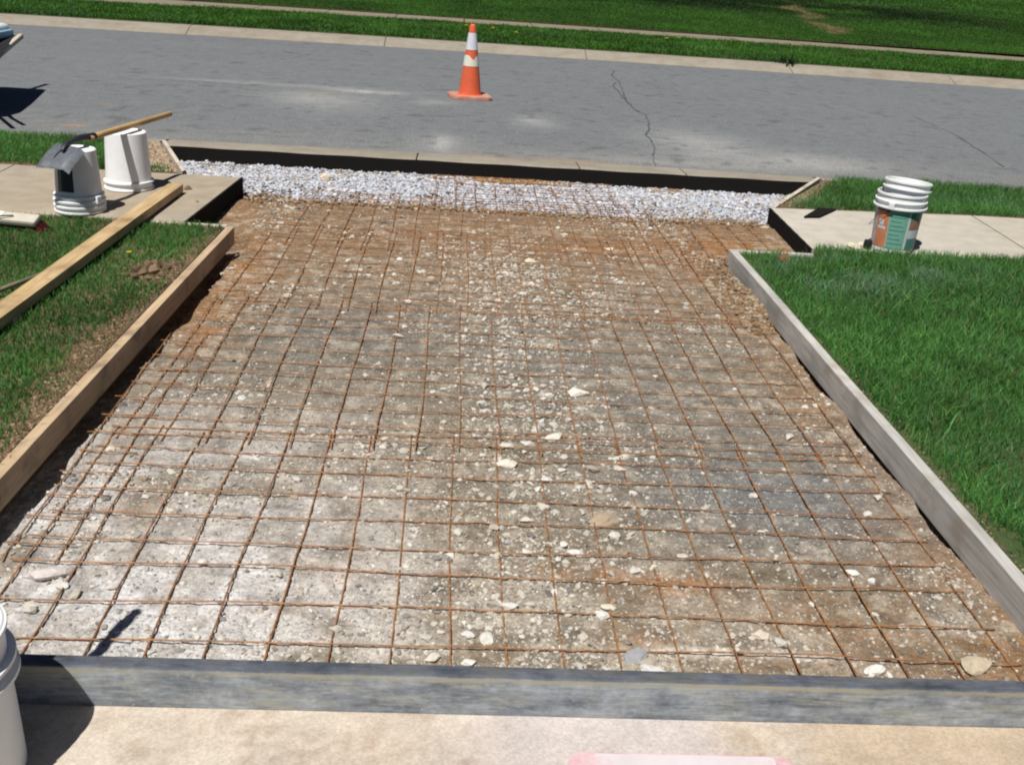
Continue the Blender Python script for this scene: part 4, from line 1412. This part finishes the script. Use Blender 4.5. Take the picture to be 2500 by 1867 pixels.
# ------------------------------------------------------------------ square shovel across the two left buckets
SH = tag(empty('shovel', (-2.26, 6.25, .47)), 'square steel shovel with wooden handle laid across two upturned white buckets', 'shovel')
SHI = Matrix.Translation((2.26, -6.25, -.47))
FLc, FRc, BRc, BLc = Vector((-2.435, 6.035, .393)), Vector((-2.225, 6.005, .394)), Vector((-2.165, 6.135, .494)), Vector((-2.40, 6.285, .496))
bm = bmesh.new()
N = 8
gridv = []
nrm = (FRc - FLc).cross(BLc - FLc).normalized()
for i in range(N + 1):
    row = []
    for j in range(N + 1):
        u, v = i / N, j / N
        p = FLc * (1 - u) * (1 - v) + FRc * u * (1 - v) + BRc * u * v + BLc * (1 - u) * v
        curl = .030 * (max(0, abs(u - .5) * 2 - .72) / .28) ** 1.5      # turned-down sides (blade lies face down)
        bowl = .012 * math.sin(v * math.pi)
        row.append(bm.verts.new(p - nrm * curl + nrm * bowl))
    gridv.append(row)
for i in range(N):
    for j in range(N):
        bm.faces.new((gridv[i][j], gridv[i + 1][j], gridv[i + 1][j + 1], gridv[i][j + 1]))
bmesh.ops.solidify(bm, geom=bm.faces[:], thickness=.003)
bl = from_bm('blade', bm, M['steel'], SH, True); bl.matrix_parent_inverse = SHI
a, b = Vector((-2.285, 6.20, .505)), Vector((-2.205, 6.44, .512))
e = Vector((-2.022, 7.475, .505))
d = (b - a)
pts = [(BLc + BRc) / 2 - Vector((-.0, .10, .02)) + Vector((0, 0, .005)), a, a + d * .5 + Vector((0, 0, .012)), b]
o = tube('socket', pts, [.008, .016, .021, .023], M['steel_dark'], SH, 12); o.matrix_parent_inverse = SHI
o = tube('neck_ridge', [FLc * .35 + FRc * .3 + BLc * .2 + BRc * .15 + Vector((0, 0, .012)), (BLc * .55 + BRc * .45) + Vector((0, -.02, .014)), a], [.004, .010, .015], M['steel_dark'], SH, 8); o.matrix_parent_inverse = SHI
hd = (e - b)
hm = Matrix.Translation(b) @ hd.to_track_quat('Z', 'Y').to_matrix().to_4x4()
ln = hd.length
hv = [(0, 0, -.06), (0, 0, .1), (0, 0, ln * .5), (0, 0, ln - .01), (0, 0, ln)]
o = tube('handle', hv, [.0185, .019, .0195, .0195, .012], M['handle'], SH, 12)
o.matrix_parent_inverse = SHI
o.matrix_basis = hm

# ------------------------------------------------------------------ push broom on the left lawn
BR = tag(empty('push_broom', (-2.55, 5.83, .062), (0, 0, 0)), 'push broom with dusty block and dark red bristles on the left lawn', 'broom')
th = math.atan2(-.10, .62)
bm = bmesh.new()
Mx = Matrix.Rotation(th, 4, 'Z') @ Matrix.Rotation(R(22), 4, 'X')
add_box(bm, (-.45, -.035, .075), (.235, .045, .115), .014, Mx)
from_bm('block', bm, M['block'], BR)
bm = bmesh.new()
add_box(bm, (-.06, -.03, .1155), (.03, .035, .1185), .001, Mx)
from_bm('sticker', bm, M['sticker'], BR)
def bristles(n, x0, x1, mat, spread):
    V, F = [], []
    for i in range(n):
        x, y = random.uniform(x0, x1), random.uniform(-.03, .038)
        p = Vector((x, y, .078)); q = Vector((x + random.uniform(-.01, .01) + spread * (x - x0) / (x1 - x0), y * 1.4 - .01, random.uniform(-.0, .012)))
        w = Vector((random.uniform(-1, 1), random.uniform(-1, 1), 0)).normalized() * .003
        k = len(V)
        V += [Mx @ (p - w), Mx @ (p + w), Mx @ (q + w), Mx @ (q - w)]
        F.append((k, k + 1, k + 2, k + 3))
    o = np_mesh('bristles', np.array([v[:] for v in V]), np.array(F), mat, BR)
    return o
bristles(1500, -.44, .18, M['bristle_shade'], 0.0)  # shade under the block is put into these bristles' near-black colour
bristles(900, .17, .245, M['bristle'], .035)
tube('brace', [Mx @ Vector((.10, .0, .122)), Mx @ Vector((-.02, -.05, .14)), Mx @ Vector((-.30, -.12, .17))], .004, M['steel_dark'], BR, 6)
tube('handle', [Mx @ Vector((-.1, .0, .12)), Mx @ Vector((-.5, -.20, .16)), Mx @ Vector((-1.4, -.65, .10))], .0125, M['handle_grey'], BR, 8)

# ---- thin old pole on the left lawn, running under the loose board
P = tag(empty('pole', (-2.1, 4.6, .12)), 'thin weathered grey pole lying on the left lawn under the loose board', 'pole')
tube('shaft', [(-1.0, -1.75, .02), (-.35, -.62, .005), (.02, .06, .0), (.19, .60, -.005)], [.0125, .0125, .012, .009], M['handle_grey'], P, 8)

# ------------------------------------------------------------------ traffic cone
CN = tag(empty('traffic_cone', (.10, 12.80, .042), (0, 0, R(8))), 'orange traffic cone with two white reflective bands on the road', 'traffic cone')
bm = bmesh.new()
h = .235
add_prism(bm, [(-h, -h + .05), (-h + .05, -h), (h - .05, -h), (h, -h + .05), (h, h - .05), (h - .05, h), (-h + .05, h), (-h, h - .05)], 0, .034)
bmesh.ops.bevel(bm, geom=[e for e in bm.edges if all(v.co.z > .02 for v in e.verts)], offset=.010, segments=2, affect='EDGES')
from_bm('base', bm, M['cone_base'], CN)
bm = bmesh.new()
cr = lambda z: .128 + (.030 - .128) * z / .80
def cz(t): return .03 + t
add_lathe(bm, [(.145, .0335), (.128, .045)] + [(cr(z), .035 + z) for z in np.linspace(.02, .765, 12)] + [(.030, .812), (.022, .820), (.014, .815), (.012, .78), (0, .78)], 40)
o = from_bm('body', bm, M['orange'], CN); smooth30(o)
def sleeve(name, z0, z1, mat, notch=0.0, proud=.0022):
    V, F = [], []
    n = 48
    for i in range(n + 1):
        a = 2 * math.pi * i / n
        d = abs(((a - math.atan2(-12.93, -.3) - R(8) + math.pi) % (2 * math.pi)) - math.pi)
        zt = z1 - notch * max(0, 1 - d / .65)
        for z in (z0, zt):
            V.append(((cr(z) + proud) * math.cos(a), (cr(z) + proud) * math.sin(a), .035 + z))
        if i: F.append((2 * i - 2, 2 * i, 2 * i + 1, 2 * i - 1))
    np_mesh(name, np.array(V), np.array(F), mat, CN, True)
sleeve('upper_band', .505, .690, M['reflect'])
sleeve('lower_band', .325, .445, M['reflect_old'], .05)
CN.scale = (1.06, 1.06, 1.02)


# ------------------------------------------------------------------ wheelbarrow at the left edge, on the road
WB = tag(empty('wheelbarrow', (-4.75, 10.3, .04)), 'dark wheelbarrow on the road mostly cut off by the left edge', 'wheelbarrow')
WI = Matrix.Translation((4.75, -10.3, -.04))
rim = [(-4.60, 11.13), (-4.50, 11.10), (-4.30, 10.20), (-4.20, 9.66), (-4.22, 9.40), (-4.45, 9.22), (-5.15, 9.20), (-5.30, 9.5), (-5.30, 10.9), (-5.15, 11.12)]
bm = bmesh.new()
rc = Vector((-4.8, 10.2, 0))
top = [bm.verts.new((x, y, .60)) for x, y in rim]
low = [bm.verts.new((rc.x + (x - rc.x) * .62, rc.y + (y - rc.y) * .62, .28)) for x, y in rim]
lip = [bm.verts.new((rc.x + (x - rc.x) * 1.03, rc.y + (y - rc.y) * 1.02, .595)) for x, y in rim]
nn = len(rim)
for i in range(nn):
    j = (i + 1) % nn
    bm.faces.new((top[i], top[j], low[j], low[i])); bm.faces.new((lip[i], lip[j], top[j], top[i]))
bm.faces.new(low)
o = from_bm('tub', bm, M['tub'], WB); o.matrix_parent_inverse = WI
for dx in (0, .16):
    o = tube('handle', [(-4.6 + dx, 10.0, .40), (-4.16 + dx * .45, 9.32 + dx * .3, .47), (-3.90 + dx * .12, 8.88 + dx * 1.15, .50)], .02, M['handle_pale'], WB, 8); o.matrix_parent_inverse = WI
for dx in (-.15, .25):
    o = tube('leg', [(-4.85 + dx, 9.75, .30), (-4.95 + dx, 9.55, .02)], .016, M['steel_dark'], WB, 8); o.matrix_parent_inverse = WI
bm = bmesh.new()
add_lathe(bm, [(.06, -.04), (.15, -.045), (.19, -.03), (.20, 0), (.19, .03), (.15, .045), (.06, .04), (.06, -.04)], 24, Matrix.Translation((-5.1, 11.35, .20 + .04)) @ Matrix.Rotation(math.pi / 2, 4, 'Y'))
o = from_bm('wheel', bm, M['rubber'], WB, True); o.matrix_parent_inverse = WI
# a loose shovel handle sticking out of the tub, and a white bag in it
V1 = Vector((-4.60, 10.6, .35)); V2 = Vector((-4.625, 11.58, .55))
bm = bmesh.new()
d = V2 - V1
mt = Matrix.Translation(V1) @ d.to_track_quat('Y', 'Z').to_matrix().to_4x4()
add_box(bm, (-.024, 0, -.024), (.024, d.length, .024), .01, mt)
o = from_bm('plank', bm, M['handle_pale']); tag(o, 'pale wooden plank end sticking out of the wheelbarrow at left', 'plank')
BG = tag(empty('bag', (-4.78, 10.9, .62)), 'white bag with a blue edge lying in the wheelbarrow', 'bag')
bm = bmesh.new()
add_box(bm, (-.20, -.20, -.02), (.24, .22, .09), .04)
from_bm('sack', bm, M['bag'], BG, True)
bm = bmesh.new()
add_box(bm, (.19, -.19, -.03), (.275, .21, .035), .015)
from_bm('edge_band', bm, M['bag_blue'], BG)

# ------------------------------------------------------------------ red-edged board lying on the apron
RB = tag(empty('signboard', (.58, 1.708, -.006)), 'white board with faded red edge lying flat on the front concrete', 'board')
def rounded(x0, y0, x1, y1, r, n=5):
    P = []
    for cx, cy, a0_ in ((x1 - r, y1 - r, 0), (x0 + r, y1 - r, 90), (x0 + r, y0 + r, 180), (x1 - r, y0 + r, 270)):
        for i in range(n + 1):
            a = R(a0_ + 90 * i / n)
            P.append((cx + r * math.cos(a), cy + r * math.sin(a)))
    return P
bm = bmesh.new()
add_prism(bm, rounded(-.265, -.20, .265, .178, .03), 0, .006)
from_bm('edge', bm, M['red_edge'], RB)
bm = bmesh.new()
add_prism(bm, rounded(-.205, -.19, .225, .173, .012), .0062, .0085)
from_bm('face', bm, M['red_board'], RB)

# ------------------------------------------------------------------ dandelions and weeds
def dandelion(x, y, z, s, label, group=None):
    o = empty('dandelion', (x, y, z))
    tube('stem', [(0, 0, 0), (.004, 0, .5 * s * 3)], .0015 * max(1, s * 20), mk_stem, o, 5)
    bm = bmesh.new()
    for k in range(2):
        for i in range(12):
            a = i * math.pi / 6 + k * .26
            r = s * (1 - .35 * k)
            c, sn = math.cos(a), math.sin(a)
            zz = 1.5 * s + k * s * .15
            v = [bm.verts.new(q) for q in ((0, 0, zz), (r * .6 * math.cos(a - .2), r * .6 * math.sin(a - .2), zz + .1 * s), (r * c, r * sn, zz + .12 * s), (r * .6 * math.cos(a + .2), r * .6 * math.sin(a + .2), zz + .1 * s))]
            bm.faces.new(v)
    from_bm('petals', bm, M['yellow'], o)
    return tag(o, label, 'flower', group)


mk_stem = mk_simple('green_stem', (.06, .12, .02), .6, .3)
dandelion(-1.70, 5.33, .105, .016, 'single yellow dandelion on the left lawn beside the loose board')
for x, y, lb in ((.12, 22.9, 'topmost yellow dandelion just above left of the cone tip'), (.04, 21.5, 'yellow dandelion level with the cone tip on its left side'),
                 (.56, 21.3, 'yellow dandelion in the verge close to the right of the cone tip'), (.98, 20.5, 'yellow dandelion low in the verge right of the cone'),
                 (4.03, 21.5, 'left one of two dandelions in the verge between cone and curb weed'), (4.35, 21.9, 'right one of two dandelions in the verge between cone and curb weed'),
                 (-3.59, 22.4, 'lone yellow dandelion in the verge far left of the cone')):
    dandelion(x, y, .19, .055, lb, 'dandelions across the road')
# a weed in the far curb joint
wd = tag(empty('weed', (5.74, 18.95, .15)), 'dark green weed tuft growing in the far curb joint', 'weed')
n = 160
P = np.stack([RNG.normal(0, .07, n), RNG.normal(-.06, .10, n), np.full(n, -.04)], 1)
o = grass('leaves', P, RNG.uniform(.08, .22, n), RNG.uniform(.012, .03, n), RNG.uniform(.2, .9, n), np.tile(np.array((.016, .045, .012)), (n, 1)) * RNG.uniform(.6, 1.3, n)[:, None], M['grass'])
o.parent = wd
wd2 = tag(empty('weed', (1.42, 2.13, -.02)), 'little green weed by the front board at the right corner', 'weed')
n = 40
P = np.stack([RNG.normal(0, .018, n), RNG.normal(0, .010, n), np.full(n, -.005)], 1)
o = grass('leaves', P, RNG.uniform(.02, .04, n), RNG.uniform(.003, .005, n), RNG.uniform(.2, .9, n), np.tile(np.array((.07, .11, .03)), (n, 1)), M['grass'])
o.parent = wd2
